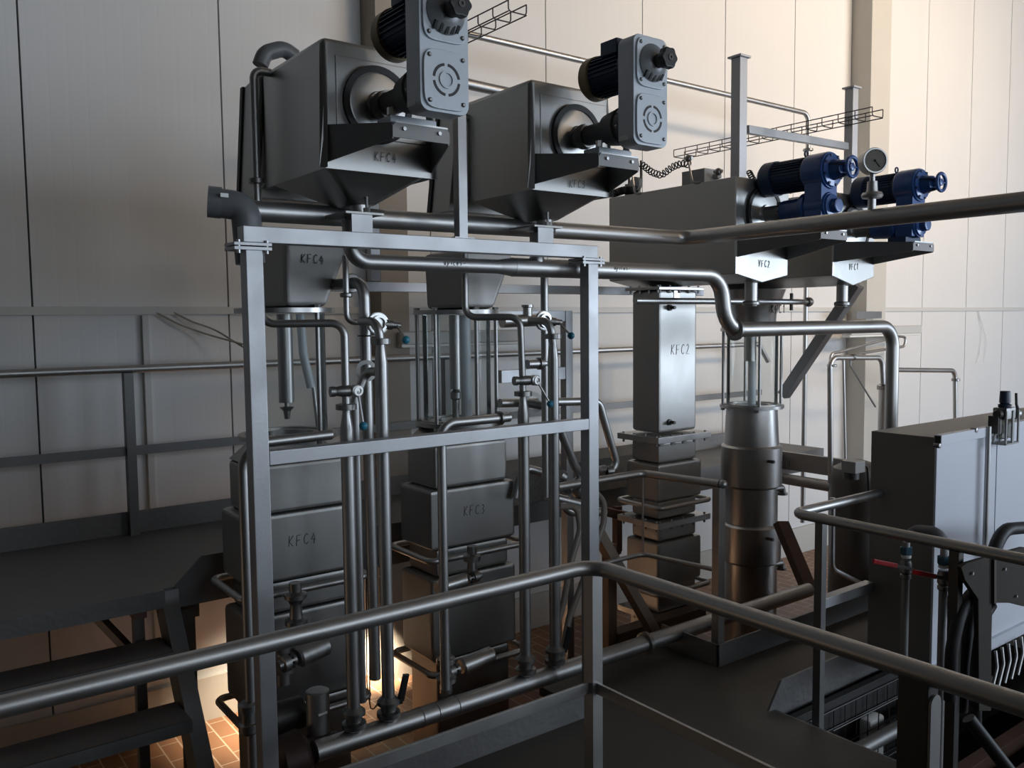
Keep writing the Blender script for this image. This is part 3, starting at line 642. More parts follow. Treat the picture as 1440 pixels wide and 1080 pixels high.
def riser(label, top, u, zf, r_top, r_low, red_z, ring_z, lever=None):
    """riser from a list of top points down to the manifold with a foot valve"""
    t = thing('riser_pipe', label, 'pipe', (u, MVV, MZ))
    MB().tube(list(top)+[(u, MVV, red_z)], r_top, .055, 16).build('upper_run', PIPE, t)
    MB().lathe((u, MVV, red_z), -Z, [(0, r_top), (.07, r_low), (red_z-.22, r_low)], 18).build('lower_run', PIPE, t)
    MB().lathe((u, MVV, ring_z+.014), -Z, [(0, r_low*.9), (.003, r_low*1.55), (.025, r_low*1.55), (.028, r_low*.9)], 22).build('clamp_flange', FITTING, t)
    f = MB().lathe((u, MVV, .25), -Z, [(0, .03), (.02, .05), (.035, .05), (.04, .034), (.065, .034), (.07, .052), (.09, .052), (.105, .03), (.13, .028)], 22).build('foot_valve', FITTING, t)
    if lever: MB().bar((u+.05, MVV-.02, .22), (u+.075, MVV-.03, .34), .016, .03, X, .004).bar((u, MVV-.02, .22), (u+.055, MVV-.02, .22), .02, .02).build('valve_lever', BLACK, f)
    return t
u_1 = at(490, 700, v=MVV).x; zt1 = at(420, 455, v=3.4).z
riser('riser left of three behind the frame, starting from the hopper side pipe', [(1.396, 3.5, 2.925), (1.325, 3.5, 2.925), (1.325, 3.5, zt1), (u_1, MVV, zt1)], u_1, 0, .0165, .028, 1.52, 1.545)
u_3 = at(540, 700, v=MVV).x; z3 = at(528, 452, v=3.36).z
riser('riser with black foot lever below the left teal ball handle', [(u_3-.03, 3.42, z3), (u_3-.012, MVV, z3)], u_3, 0, .019, .028, at(535, 487, v=MVV).z, at(535, 480, v=MVV).z, True)
u_4 = at(737, 700, v=MVV).x; zt4 = at(690, 446, v=3.4).z; uu = at(654, 410, v=3.5).x
riser('riser with a stepped top pipe, right of the middle column', [(2.371, 3.5, 2.87), (uu, 3.5, 2.87), (uu, 3.5, zt4), (u_4-.012, MVV, zt4)], u_4, 0, .0165, .028, 1.52, 1.545)
u_5 = at(779, 700, v=MVV).x; z5 = at(762, 451, v=3.36).z
riser('riser with black foot lever nearest the right post of the frame', [(u_5-.05, 3.42, z5), (u_5-.018, MVV, z5)], u_5, 0, .019, .028, at(776, 485, v=MVV).z, at(776, 473, v=MVV).z, True)

def hand_valve(c, ax, label, tip, ball=True, disc=False):
    """small valve: body barrel, stem, slim handle with a ball"""
    c = V(c); t = thing('hand_valve', label, 'valve', c, 'ball handled valves on the risers'); ax = V(ax).normalized()
    if disc:
        MB().lathe(c+Y*.0, -Y, [(0, .050), (.016, .050), (.018, .043)], 28).ring(c-Y*.018, -Y, .036, .026, .012).build('flange_disc', POLISH, t)
        MB().lathe(c+ax*.03, ax, [(0, .022), (.04, .022), (.042, .016), (.075, .014)], 16).build('valve_stem', FITTING, t)
        s = c+ax*.085-Y*.005
    else:
        MB().lathe(c-ax*.06, ax, [(0, .022), (.02, .022), (.022, .018), (.05, .024), (.085, .024), (.09, .02)], 18).build('valve_body', FITTING, t)
        s = c+ax*.045-Y*.03
        MB().lathe(s+Y*.03, -Y, [(0, .026), (.03, .026), (.034, .018)], 20).ring(s-Y*.005, -Y, .02, .012, .004).build('stem_cap', POLISH, t)
    h = MB().tube([s, V(tip)], .0055, 0, 10).build('handle_rod', PIPE, t)
    MB().ball(tip, .018).build('handle_ball', TEAL, h)
    return t
hand_valve(at(484, 550, v=3.29), (1, -.15, 0), 'hand valve with its ball handle hanging low on the left riser', at(511, 599, v=3.22))
hand_valve(at(530, 455, v=3.40), (1, -.3, -.1), 'hand valve on a bright disc with teal ball handle, left one', at(571, 478, v=3.25), disc=True)
hand_valve(at(738, 535, v=3.29), (1, -.15, 0), 'hand valve with black cap and teal ball handle just above the mid beam', at(774, 568, v=3.22))
hand_valve(at(763, 451, v=3.40), (1, -.3, -.1), 'hand valve on a bright disc beside the right post, teal ball against the rear post', at(803, 472, v=3.25), disc=True)

# pipes behind the risers
vq = 3.5
u = at(517, 480, v=vq).x; zt = at(505, 397, v=vq).z
t = pipe('return_pipe', 'wide vertical stainless pipe with a big upper bend, left of the middle sight glass', [(u-.03, 3.85, zt), (u-.012, vq, zt), (u, vq, .25)], .026, .07, flanges=[((u-.022, 3.60, zt), Y, .045, .02)])
MB().ring((u, vq, at(517, 473, v=vq).z), Z, .044, .02, .006).build('collar_disc', DARK, t)
us = at(487, 420, v=vq).x
t = pipe('small_pipe', 'thin hooked pipe beside the leftmost funnel, joining the wide vertical pipe', [(us, vq, 2.19), (us, vq, at(495, 453, v=vq).z), (u-.02, vq, at(505, 453, v=vq).z)], .0135, .045, flanges=[((us, vq, at(487, 415, v=vq).z), Z, .027, .02)])
z2 = at(515, 522, v=3.42).z; u2 = at(500, 600, v=3.42).x
t = pipe('return_pipe', 'stainless pipe leaving a white ring and dropping between the left risers', [(u_3, 3.33, z2), (u2+.06, 3.42, z2), (u2, 3.42, z2-.12), (u2, 3.42, .2)], .0195, .06)
MB().ring((at(515, 522, v=3.45).x, 3.45, z2), (-.4, -1, 0), .048, .03, .012, 28).build('seal_ring', WHITE, t)
# right group
u = at(766, 480, v=vq).x
t = pipe('return_pipe', 'dark vertical stainless pipe behind the bright disc near the right post', [(u, vq, 2.16), (u, vq, at(760, 700, v=vq).z)], .020, 0)
MB().tube([(at(738, 512, v=vq+.02).x, vq, at(745, 512, v=vq).z), (u, vq, at(745, 512, v=vq).z)], .024).build('side_branch', PIPE, t)
MB().lathe((at(757, 511, v=vq).x, vq, at(745, 512, v=vq).z), X, [(0, .032), (.02, .032)], 22).build('clamp_flange', FITTING, t)
vr = 3.75
t = pipe('crossover_pipe', 'dark crossover pipe bending down outside the right post of the frame', [at(703, 567, v=vr), at(842, 564, v=vr), at(868, 655, v=vr), at(853, 666, v=vr), at(838, 660, v=vr-.1)], .024, .07)
MB().lathe(at(853, 663, v=vr-.06), (1, -.4, 0), [(0, .03), (.02, .033), (.04, .03)], 20).build('clamp_flange', FITTING, t)
t = pipe('crossover_pipe', 'dark pipe slanting from a white ring to the pipe junction behind the right post', [at(735, 566, v=3.7), at(775, 572, v=3.55), at(808, 655, v=3.6), at(822, 676, v=3.65)], .024, .07)
MB().ring(at(749, 566, v=3.66), (-.5, -1, 0), .058, .036, .014, 28).build('seal_ring', WHITE, t)
t = thing('pipe_junction', 'cluster of short dark pipe stubs and elbows behind the right post', 'pipe fitting', at(810, 690, v=3.7))
MB().tube([at(724, 700, v=3.75), at(735, 657, v=3.75), at(762, 664, v=3.75), at(783, 690, v=3.7)], .023, .06).build('elbow_pipe', PIPE, t)
MB().tube([at(765, 678, v=3.72), at(800, 720, v=3.6), at(850, 720, v=3.6)], .026, .06).build('elbow_pipe', PIPE, t)
MB().tube([at(768, 697, v=3.65), at(830, 712, v=3.6)], .026).build('stub_pipe', PIPE, t)
MB().tube([at(798, 690, v=3.6), at(826, 664, v=3.65), at(850, 660, v=3.7)], .026, .05).build('elbow_pipe', FITTING, t)
MB().lathe(at(787, 668, v=3.66), (1, -.3, -.7), [(0, .035), (.03, .035)], 20).lathe(at(770, 690, v=3.68), (1, -.4, -.4), [(0, .04), (.03, .04)], 20).build('clamp_flange', FITTING, t)
MB().ball(at(815, 690, v=3.66), .05).build('valve_chamber', FITTING, t)
tag(MB().tube([at(788, 713, v=3.55), at(812, 712, v=3.5), at(816, 745, v=3.45), at(803, 790, v=3.42), at(792, 850, v=3.42), at(776, 905, v=3.40)], .017, .10, 14).build('product_hose', PEARL), 'dark glossy hose curving down left of the right post', 'hose')
tag(MB().tube([at(835, 690, v=3.55), at(850, 705, v=3.5), at(849, 735, v=3.45), at(830, 790, v=3.42), at(800, 870, v=3.42), at(790, 925, v=3.40)], .017, .10, 14).build('product_hose', PEARL), 'dark glossy hose bulging out right of the right post', 'hose')
# side arm with stub on the rear arm
t = thing('float_chamber', 'dark horizontal chamber pipe with a short neck on the rear frame arm', 'pipe fitting', at(745, 445, v=4.0))
MB().tube([at(706, 452, v=4.1), at(755, 450, v=4.1)], .038, 0, 18).build('chamber', STEEL, t)
MB().lathe(at(742, 447, v=4.1), Z, [(0, .028), (.06, .028), (.064, .036), (.078, .036)], 20).build('neck', STEEL, t)

# high thin pipe on the wall side and its drop
vt = 5.2
A, B_, C_ = at(600, 30, v=vt), at(1137, 160, v=vt), at(1137, 680, v=vt)
t = pipe('overhead_pipe', 'thin overhead pipe crossing the beige wall and dropping at right', [(A.x, vt, B_.z+.02), (B_.x, vt, B_.z), (B_.x, vt, -.2)], .024, .09, flanges=[((B_.x, vt, at(1137, 211, v=vt).z), Z, .05, .025)])
vt = 4.6
tag(MB().tube([at(560, 97, v=vt), at(740, 136, v=vt)], .034, 0, 16).build('overhead_pipe', PIPE), 'short visible length of thick pipe between the two high hoppers', 'pipe')
v = 3.9
tag(MB().tube([at(366, 92, v=v), at(372, 75, v=v), at(398, 68, v=v), at(415, 80, v=v)], .036, .06, 18).build('vent_bend', GREYPL), 'dull grey pipe bend behind the top edge of the leftmost hopper', 'pipe')
b = MB().lathe((1.325, 3.5, at(362, 255, v=3.5).z), Z, [(-.012, .026), (-.009, .034), (.009, .034), (.012, .026)], 20)
tag(b.build('clamp_flange', FITTING), 'ring clamp on the vertical pipe beside the leftmost hopper', 'clamp')

# pressure gauge on the header pipe
gu, gv = ub, at(1226, 290, u=ub).y
t = thing('pressure_gauge', 'round pressure gauge standing on the bent header pipe', 'gauge', (gu, gv, zc+.045))
gz = zc+.012
ax = Vector((-.55, -.83, 0)).normalized()
MB().lathe((gu, gv, gz+.03), Z, [(0, .018), (.055, .018), (.058, .026), (.06, .042), (.072, .048), (.085, .042), (.087, .026), (.10, .024), (.135, .022), (.137, .012), (.18, .012)], 24).build('gauge_stem', PIPE, t)
gc = Vector((gu, gv, gz+.03+.225))
MB().lathe(gc+(-ax)*.028, ax, [(0, .055), (.004, .059), (.05, .059), (.056, .056), (.056, .050), (.044, .050)], 36).build('gauge_case', PIPE, t)
f = MB().lathe(gc+ax*.018, ax, [(0, .051), (.006, .051)], 32).build('gauge_dial', DIAL, t)
sx, sy = ortho(ax); side = ax.cross(Z).normalized()
b = MB().tube([gc+ax*.026, gc+ax*.026+(side*-.6-Z*.8)*.036], .0015, 0, 6).ball(gc+ax*.026, .005)
b.build('gauge_needle', BLACK, f)
b = MB()
for k in range(11):
    a = math.radians(225-27*k); dd = side*math.cos(a)+Z*math.sin(a); b.bar(gc+ax*.0245+dd*.040, gc+ax*.0245+dd*.046, .0015, .001, ax)
b.build('gauge_ticks', BLACK, f)

# ================================================================== CLUTTER ON THE LOW HOPPERS
zt = 2.712
t = thing('support_post', 'tall square post with cap plate rising behind the plain hopper', 'post', (4.40, 3.5, zt))
pu = at(1040, 160, v=3.5); zt_ = at(1041, 82, v=3.5).z
MB().box(pu.x-.035, pu.x+.035, 3.47, 3.54, zt, zt_).build('post_tube', FRAME, t, bev=.003)
MB().box(pu.x-.05, pu.x+.05, 3.455, 3.555, zt_, zt_+.012).build('cap_plate', FRAME, t)
pv = 3.75; q = at(1197, 170, v=pv); zt2 = at(1197, 125, v=pv).z
t = thing('support_post', 'rear square post with cap plate above the rightmost hopper', 'post', (q.x, pv, 2.7))
MB().box(q.x-.035, q.x+.035, pv-.035, pv+.035, 2.69, zt2).build('post_tube', FRAME, t, bev=.003)
MB().box(q.x-.05, q.x+.05, pv-.05, pv+.05, zt2, zt2+.012).build('cap_plate', FRAME, t)
a, c = at(1050, 182, v=3.55), at(1190, 206, v=3.70)
tag(MB().bar(a, c, .04, .05, Z).build('tie_bar', FRAME, bev=.003), 'light flat bar tying the two capped posts together', 'beam')
# things on top of the near low hopper
def onhop(x, y, u=4.31): p = at(x, y, z=zt); return p
b = MB(); pts = []
t = thing('junction_box', 'grey junction box on top of the plain hopper, beside coiled cables', 'box', (4.15, 3.70, zt))
p = at(990, 258, u=4.10)
MB().box(4.08, 4.20, p.y-.02, p.y+.16, zt, zt+.085).build('box_body', BOXP, t, bev=.003)
MB().cyl((4.17, p.y-.02, zt+.04), (4.17, p.y-.06, zt+.04), .018).build('cable_gland', BOXP, t)
t = thing('junction_box', 'small grey switch box at the far end of the plain hopper top', 'box', (4.15, 4.2, zt))
MB().box(4.10, 4.17, 4.12, 4.20, zt, zt+.08).build('box_body', BOXP, t, bev=.003)
MB().lathe((4.12, 4.10, zt+.07), -X, [(0, .045), (.03, .045), (.035, .03)], 20).build('round_lid', BOXP, t)
MB().cyl((4.13, 4.19, zt), (4.13, 4.19, zt+.16), .007, 8).cyl((4.13, 4.08, zt+.1), (4.13, 4.08, zt+.22), .007, 8).build('stub_rods', DARK, t)
def coil(name, label, path, R, r, turns, mt=BLACK):
    P = [V(p) for p in path]; n = turns*10; out = []
    L = [0]
    for i in range(1, len(P)): L.append(L[-1]+(P[i]-P[i-1]).length)
    for k in range(n+1):
        s = L[-1]*k/n; i = max(j for j in range(len(P)-1) if L[j] <= s+1e-9); f = (s-L[i])/(L[i+1]-L[i]); c = P[i].lerp(P[i+1], f); d = (P[i+1]-P[i]).normalized(); x, y = ortho(d); a = 2*PI*k/10
        out.append(c+(x*math.cos(a)+y*math.sin(a))*R)
    return tag(MB().tube(out, r, 0, 6).build(name, mt), label, 'cable')
coil('coiled_cable', 'black coiled cable sagging over the plain hopper top', [(4.13, 4.08, zt+.20), (4.13, 3.98, zt+.13), (4.13, 3.90, zt+.10), (4.13, 3.80, zt+.14), (4.13, 3.72, zt+.15), (4.13, 3.66, zt+.13)], .020, .0042, 17)
coil('coiled_cable', 'black coiled cable lying at the far end of the plain hopper top', [(4.09, 4.30, zt+.03), (4.09, 4.2, zt+.04), (4.09, 4.08, zt+.03)], .022, .006, 14)
coil('coiled_cable', 'black coiled cable on the hopper top right behind the tall capped post', [(4.62, 3.6, zt+.13), (4.70, 3.62, zt+.08), (4.82, 3.6, zt+.03), (5.02, 3.55, zt+.03)], .016, .005, 22)
for i, (x0, y0, x1, y1, uu, lb) in enumerate(((974, 257, 968, 226, 4.06, 'thin bent steel rod with a clip on the near side of the plain hopper'), (893, 272, 889, 243, 4.06, 'thin bent steel rod at the far end of the plain hopper'))):
    p = at(x0, y0, u=uu); q = at(x1, y1, u=uu-.01)
    t = thing('clip_rod', lb, 'rod', p)
    MB().tube([p+Vector((.0, -.06, -.005)), p+Vector((-.012, -.01, -.006)), q], .007, .03, 8).build('rod', POLISH, t)
    MB().ball(q+Vector((0, 0, .012)), .022).cyl(q+Vector((0, -.03, .012)), q+Vector((0, .03, .02)), .009, 8).build('clip', FITTING, t)
p = at(1010, 244, u=4.10); t = thing('clip_rod', 'tiny clamp knob on the plain hopper left of the tall capped post', 'clamp', p)
MB().ball(p+Vector((0, 0, .01)), .022).cyl(p+Vector((0, -.03, .01)), p+Vector((0, .03, .015)), .01, 8).build('clip', FITTING, t)

# ================================================================== CABLE TRAYS
def tray(label, p0, p1, w, h, n, group='wire cable trays'):
    p0, p1 = V(p0), V(p1); d = (p1-p0).normalized(); s = d.cross(Z).normalized(); t = thing('cable_tray', label, 'cable tray', p0, group); b = MB()
    for o in (s*w/2, -s*w/2, s*w/2+Z*h, -s*w/2+Z*h): b.tube([p0+o, p1+o], .004, 0, 6)
    for k in range(n+1):
        c = p0.lerp(p1, k/n); b.tube([c+s*w/2+Z*h, c+s*w/2, c-s*w/2, c-s*w/2+Z*h], .004, .02, 6)
    b.build('wire_grid', WIRE, t)
U_ = 5.9
A, B_ = at(955, 222, u=U_), at(1234, 166, u=U_)
tray('long wire cable tray slanting across the wall behind the capped posts', A, (U_, B_.y, A.z), .14, .06, 14)
A, B_ = at(610, 75, u=3.1), at(728, 46, u=3.1)
tray('short wire cable tray sticking out beside the top left motor', A, (3.1, B_.y, A.z), .13, .06, 6)

# ================================================================== WALL SERVICES
zs = at(200, 437, v=WV-.03).z
t = thing('cable_trunking', 'white cable trunking strip running along the wall panels', 'trunking', (1, WV-.02, zs))
MB().box(-4.5, 9.36, WV-.03, WV-.001, zs-.025, zs+.025).box(9.8, 16, WV-.03, WV-.001, zs-.025, zs+.025).build('trunking_body', STRIPM, t, bev=.003)
tag(MB().box(1.425, 1.465, WV-.03, WV, -.4, zs-.03).build('cable_conduit', STRIPM, bev=.003), 'vertical white conduit dropping from the trunking behind the left railing post', 'conduit')
b = MB()
for (x0, y0), (x1, y1), (x2, y2) in (((215, 437), (290, 470), (345, 485)), ((240, 437), (300, 462), (345, 490))):
    b.tube([at(x0, y0, v=WV-.02), at((x0+x1)/2, (y0+y1)/2+3, v=WV-.05), at(x1, y1, v=WV-.08), at(x2, y2, v=WV-.25)], .007, .3, 6)
tag(b.build('loose_cable', CABLE), 'pair of loose beige cables hanging from the trunking left of the frame', 'cable')
b = MB().tube([at(1376, 438, v=WV-.02), at(1381, 470, v=WV-.02), at(1377, 500, v=WV-.02), at(1373, 510, v=WV-.02)], .004, .2, 6).tube([at(1376, 438, v=WV-.02), at(1388, 480, v=WV-.02), at(1384, 510, v=WV-.02)], .004, .2, 6)
tag(b.build('loose_cable', WHITE), 'thin white loop of cable hanging on the right wall', 'cable')
def lamp(p0, p1, label):
    p0, p1 = V(p0), V(p1); t = thing('strip_lamp', label, 'lamp', p0, 'strip lamps on the wall')
    MB().bar(p0, p1, .13, .10, Z, .02).build('lamp_housing', TUBEW, t); MB().bar(p0-Z*.055, p1-Z*.055, .10, .03, Z, .01).build('diffuser', WHITE, t)
vl = 5.5; a = at(1190, 466, v=vl); c = at(1290, 464, v=vl); lamp(a, (c.x, vl, a.z), 'unlit strip lamp on a bracket at the white column')
vl = 5.6; a = at(560, 476, v=vl); c = at(727, 476, v=vl); lamp(a, (c.x, vl, a.z), 'unlit strip lamp seen past the middle sight glass')
t = thing('lamp_bracket', 'thin bent tube arms under the strip lamp at the white column', 'bracket', at(1270, 480, v=5.4))
MB().tube([at(1168, 560, v=5.4), at(1168, 497, v=5.4), at(1180, 495, v=5.4), at(1262, 473, v=5.4), at(1274, 474, v=5.4), at(1272, 487, v=5.4), at(1210, 497, v=5.4)], .016, .06, 10).build('bent_tube', PIPE, t)
MB().box(at(1205, 445, v=5.5).x, at(1240, 445, v=5.5).x, 5.5, 5.56, at(1220, 448, v=5.5).z, at(1220, 438, v=5.5).z).build('top_plate', FITTING, t)

# ================================================================== PIPES AND TANKS AT RIGHT
vp = 4.3
t = pipe('u_pipe', 'stainless pipe loop rising, crossing and dropping into the slim filter vessel', [at(1169, 830, v=vp), at(1167, 503, v=vp), at(1240, 503, v=vp), at(1242, 540, v=vp)], .023, .09, flanges=[(at(1170, 514, v=vp), Z, .042, .022), (at(1199, 502, v=vp), X, .032, .03)])
t = thing('filter_vessel', 'slim upright filter vessel with conical cap behind the vertical pipe', 'vessel', at(1244, 640, v=vp))
c = at(1245, 640, v=vp); z1 = at(1245, 548, v=vp).z
MB().cyl((c.x, vp, -.2), (c.x, vp, z1), .072, 28).build('vessel_shell', STEEL, t)
MB().lathe((c.x, vp, z1), Z, [(0, .086), (.035, .086), (.075, .03), (.09, .025)], 28).build('cap', FITTING, t)
vp = 4.8
tag(MB().tube([at(1255, 520, v=vp), at(1343, 521, v=vp), at(1344, 640, v=vp)], .026, .10, 14).build('bent_pipe', PIPE), 'thin pipe bending down in front of the right wall above the cabinet', 'pipe')
tag(MB().lathe(at(1344, 534, v=vp), Z, [(-.018, .036), (-.014, .045), (.014, .045), (.018, .036)], 20).build('clamp_flange', FITTING), 'ring clamp on the pipe above the cabinet, against the right wall', 'clamp')
vp = 4.9
tag(MB().tube([at(1186, 505, v=vp), at(1189, 650, v=vp)], .014, 0, 10).build('thin_pipe', PIPE), 'thin vertical pipe directly left of the white column foot', 'pipe')
tag(MB().tube([at(1196, 505, v=4.35), at(1196, 515, v=4.35), at(1231, 572, v=4.35)], .008, .03, 8).build('diagonal_rod', FITTING), 'thin diagonal rod hanging from the pipe loop', 'rod')
# drop pipe of the low hoppers
t = thing('spray_bar', 'horizontal pipe with end fitting crossing below the plain hopper', 'pipe', at(1050, 424, v=3.35))
zb = at(1000, 423, v=3.6).z
a = at(893, 423, v=3.7); c = at(1137, 423, v=3.7)
MB().tube([(a.x, 3.7, zb), (c.x, 3.7, zb)], .020, 0, 14).build('pipe_run', PIPE, t)
MB().lathe((c.x-.02, 3.7, zb), X, [(0, .03), (.02, .036), (.04, .03)], 18).build('end_fitting', FITTING, t)
MB().cyl((at(1113, 423, v=3.7).x, 3.7, zb-.06), (at(1113, 423, v=3.7).x, 3.7, zb+.06), .012, 8).build('clip', DARK, t)
a, c = at(1206, 400, u=5.55), at(1102, 556, u=5.55)
tag(MB().bar(a, c, .075, .075, X, .004).build('diagonal_strut', FRAME), 'dark diagonal square strut running down to the sight glass at right', 'beam')
# tank
tu, tv = at(1205, 720, v=3.9).x, 3.9
t = thing('storage_tank', 'tall dark upright tank with a rounded shoulder left of the cabinet', 'tank', (tu, tv, LOW))
zt2 = at(1200, 655, v=3.75).z
MB().lathe((tu, tv, LOW+.25), Z, [(0, .10), (.05, .19), (.12, .215), (zt2-LOW-.42, .215), (zt2-LOW-.32, .19), (zt2-LOW-.27, .10), (zt2-LOW-.25, .03)], 36).build('tank_shell', mat('tank_steel', (.16, .15, .14), .8, .5, .1, 5.), t)
MB().tube([at(1171, 700, v=3.75), at(1170, 800, v=3.75), at(1225, 828, v=3.7)], .02, .08, 10).build('side_pipe', PIPE, t)
for k in range(3): MB().cyl((tu+.15*math.cos(k*2.1), tv+.15*math.sin(k*2.1), LOW), (tu+.15*math.cos(k*2.1), tv+.15*math.sin(k*2.1), LOW+.34), .02).build('leg', DARK, t)
c = at(1204, 656, v=3.68)
t = thing('level_sensor_box', 'grey sensor box with black cable on the shoulder of the upright tank', 'box', c)
MB().box(c.x-.075, c.x+.06, 3.64, 3.76, c.z-.045, c.z+.045).build('box_body', BOXP, t, bev=.004)
MB().cyl((c.x, 3.72, c.z-.10), (c.x, 3.72, c.z-.045), .06, 20).build('mount', DARK, t)
MB().tube([(c.x+.06, 3.68, c.z+.0), (c.x+.12, 3.66, c.z-.0), (c.x+.15, 3.66, c.z-.22)], .008, .06, 8).cyl((c.x+.055, 3.68, c.z), (c.x+.085, 3.68, c.z), .016, 10).build('cable', BLACK, t)
# diagonal bracket legs near the tank
a, c = at(1098, 735, v=3.6), at(1140, 835, v=3.3)
tag(MB().bar(a, c, .05, .11, X).build('gusset_plate', BROWNP), 'brownish slanting gusset between the round column and the railing post', 'bracket')

# ================================================================== CABINET
cu, c0, c1, cz = 4.10, 2.07, 2.41, 1.315
t = thing('control_cabinet', 'large grey control cabinet at the right edge', 'cabinet', (4.6, 2.2, .3))
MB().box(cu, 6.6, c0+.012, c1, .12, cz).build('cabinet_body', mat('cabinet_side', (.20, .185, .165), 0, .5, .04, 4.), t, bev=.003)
MB().box(cu+.0, 4.72, c0, c0+.012, .18, cz-.03).build('door', CABM, t, bev=.002)
MB().box(4.73, 6.6, c0, c0+.012, .18, cz-.03).build('door', CABM, t, bev=.002)
MB().box(cu-.01, 6.6, c0-.025, c0+.01, cz-.035, cz+.015).build('top_channel', CABM, t, bev=.002)
MB().box(cu-.012, cu+.02, c0-.022, c0+.007, cz-.03, cz+.01).build('channel_end', BLACK, t)
MB().box(cu, 6.6, c0-.02, c0+.012, .13, .19).build('bottom_channel', CABM, t)
b = MB()
for x_, y_ in ((1321, 627), (1373, 605)):
    p = at(x_, y_, v=c0-.026); b.lathe((p.x, c0, p.z), -Y, [(0, .012), (.03, .012), (.032, .006)], 10)
b.build('screw', FITTING, t)
p = at(1385, 680, v=c0-.02)
tag(MB().tube([(p.x, c0-.03, cz+.02), (p.x, c0-.03, .35)], .013, 0, 12).build('conduit', PIPE), 'thin upright conduit on the front of the grey cabinet', 'conduit')
# air regulator on the cabinet top
p = at(1410, 575, v=c0-.04); ru, rz, rv = p.x, cz-.02, c0-.05
t = thing('air_regulator', 'air filter regulator with dark blue knob on the cabinet front', 'regulator', (ru, rv, rz))
MB().lathe((ru, rv, rz+.125), Z, [(0, .03), (.02, .032), (.026, .020), (.03, .027), (.085, .025), (.09, .022)], 24).build('adjusting_knob', mat('blue_black_knob', (.02, .03, .06), 0, .4), t)
MB().box(ru-.045, ru+.06, rv-.03, rv+.04, rz+.07, rz+.13).build('regulator_body', FITTING, t, bev=.006)
MB().cyl((ru-.02, rv, rz-.03), (ru-.02, rv, rz+.07), .026, 20).build('filter_bowl', BOWL, t)
MB().cyl((ru+.055, rv, rz-.03), (ru+.055, rv, rz+.07), .020, 20).build('filter_bowl', BOWL, t)
b = MB()
for du in (-.05, .02, .03, .088): b.box(ru+du-.005, ru+du+.005, rv-.035, rv-.027, rz-.055, rz+.115).box(ru+du-.005, ru+du+.005, rv+.025, rv+.033, rz-.055, rz+.115)
b.box(ru-.055, ru+.025, rv-.035, rv+.033, rz-.06, rz-.052).box(ru+.025, ru+.093, rv-.035, rv+.033, rz-.06, rz-.052); b.build('bowl_guard', BOXP, t)
MB().box(ru-.09, ru-.05, rv-.01, rv+.04, rz, rz+.09).lathe((ru-.055, rv, rz+.10), -X, [(0, .022), (.02, .026), (.03, .02)], 16).build('side_valve', DARK, t)
MB().lathe((ru+.09, rv, rz+.09), X, [(0, .03), (.03, .034), (.04, .03)], 20).build('gauge_cap', FITTING, t)
MB().tube([(ru+.11, rv-.02, rz+.11), (ru+.085, rv-.02, rz+.14), (ru+.078, rv-.02, rz+.20)], .007, .02, 8).build('lever', DARK, t)

# ================================================================== RED LEVER VALVES
def red_valve(x, ytop, ybot, v, lx, ly, label):
    c = at(x, (ytop+ybot)/2, v=v); u = c.x; z0 = at(x, ybot, v=v).z; z1 = at(x, ytop, v=v).z
    t = thing('ball_valve_pipe', label, 'valve', (u, v, z0), 'red lever valves by the cabinet')
    MB().cyl((u, v, -.35), (u, v, at(x, ly, v=v).z-.04), .017, 16).build('pipe_run', GALV, t)
    zm = at(x, ly, v=v).z
    MB().lathe((u, v, zm-.05), Z, [(0, .02), (.004, .023), (.018, .023), (.022, .018), (.03, .024), (.07, .024), (.08, .02), (.085, .021)], 18).build('valve_body', FITTING, t)
    MB().lathe((u, v, zm+.045), Z, [(0, .021), (.012, .021)], 16).build('white_seal', WHITE, t)
    MB().lathe((u, v, zm+.06), Z, [(0, .022), (.004, .028), (.03, .028), (.034, .022)], 6).build('union_nut', TEALF, t)
    MB().cyl((u, v, zm+.09), (u, v, z1), .015, 14).build('upper_pipe', GALV, t)
    tip = at(lx, ly-9, v=v-.02)
    s = Vector((u, v-.028, zm)); h = MB().bar(s, s.lerp(tip, .42), .014, .004, Y).cyl((u, v, zm), s, .008, 10).build('lever_shank', DARK, t)
    MB().bar(s.lerp(tip, .40), tip, .020, .010, Y, .003).build('lever_grip', RED, h)
    return t
red_valve(1274, 762, 820, 1.95, 1228, 798, 'left red lever valve on a galvanised pipe beside the grey cabinet')
red_valve(1327, 765, 835, 1.75, 1284, 813, 'right red lever valve, nearer the gearbox plate and black hoses')
t = at(1330, 765, v=1.75); q = at(1286, 748, v=1.9)
tag(MB().tube([q+Vector((-.06, 0, -.02)), q+Vector((0, 0, .012)), at(1318, 748, v=1.78), t], .022, .08, 12).build('grey_hose_bend', GREYPL), 'grey hose bending over the top of the right red lever valve', 'hose')

# ================================================================== MACHINE PLATE, HOSES, LOWER CLUTTER AT RIGHT
vm = 1.55
pl = [at(x_, y_, v=vm) for x_, y_ in ((1352, 798), (1360, 792), (1395, 782), (1440, 770), (1500, 775), (1500, 845), (1440, 853), (1420, 848), (1395, 848), (1394, 1000), (1377, 1000), (1376, 843), (1357, 815))]
t = thing('machine_bracket', 'brown grey steel bracket plate with a curved cut-out at the right edge', 'bracket', at(1385, 1000, v=vm))
MB().prism(pl, (0, .02, 0)).build('plate', mat('brown_grey_plate', (.05, .042, .034), 0, .75, .1, 6., spec=.2), t, bev=.003)
MB().prism([(q.x, vm, q.z) for q in [at(x_, y_, v=vm) for x_, y_ in ((1394, 785), (1397, 785), (1397, 848), (1394, 848))]], (0, -.012, 0)).build('rib', mat('rust_rib', (.06, .045, .035), .2, .6), t)
b = MB()
for x_, y_ in ((1366, 806), (1412, 800), (1428, 838)): p = at(x_, y_, v=vm-.001); b.cyl(p, p-Y*.008, .006, 10)
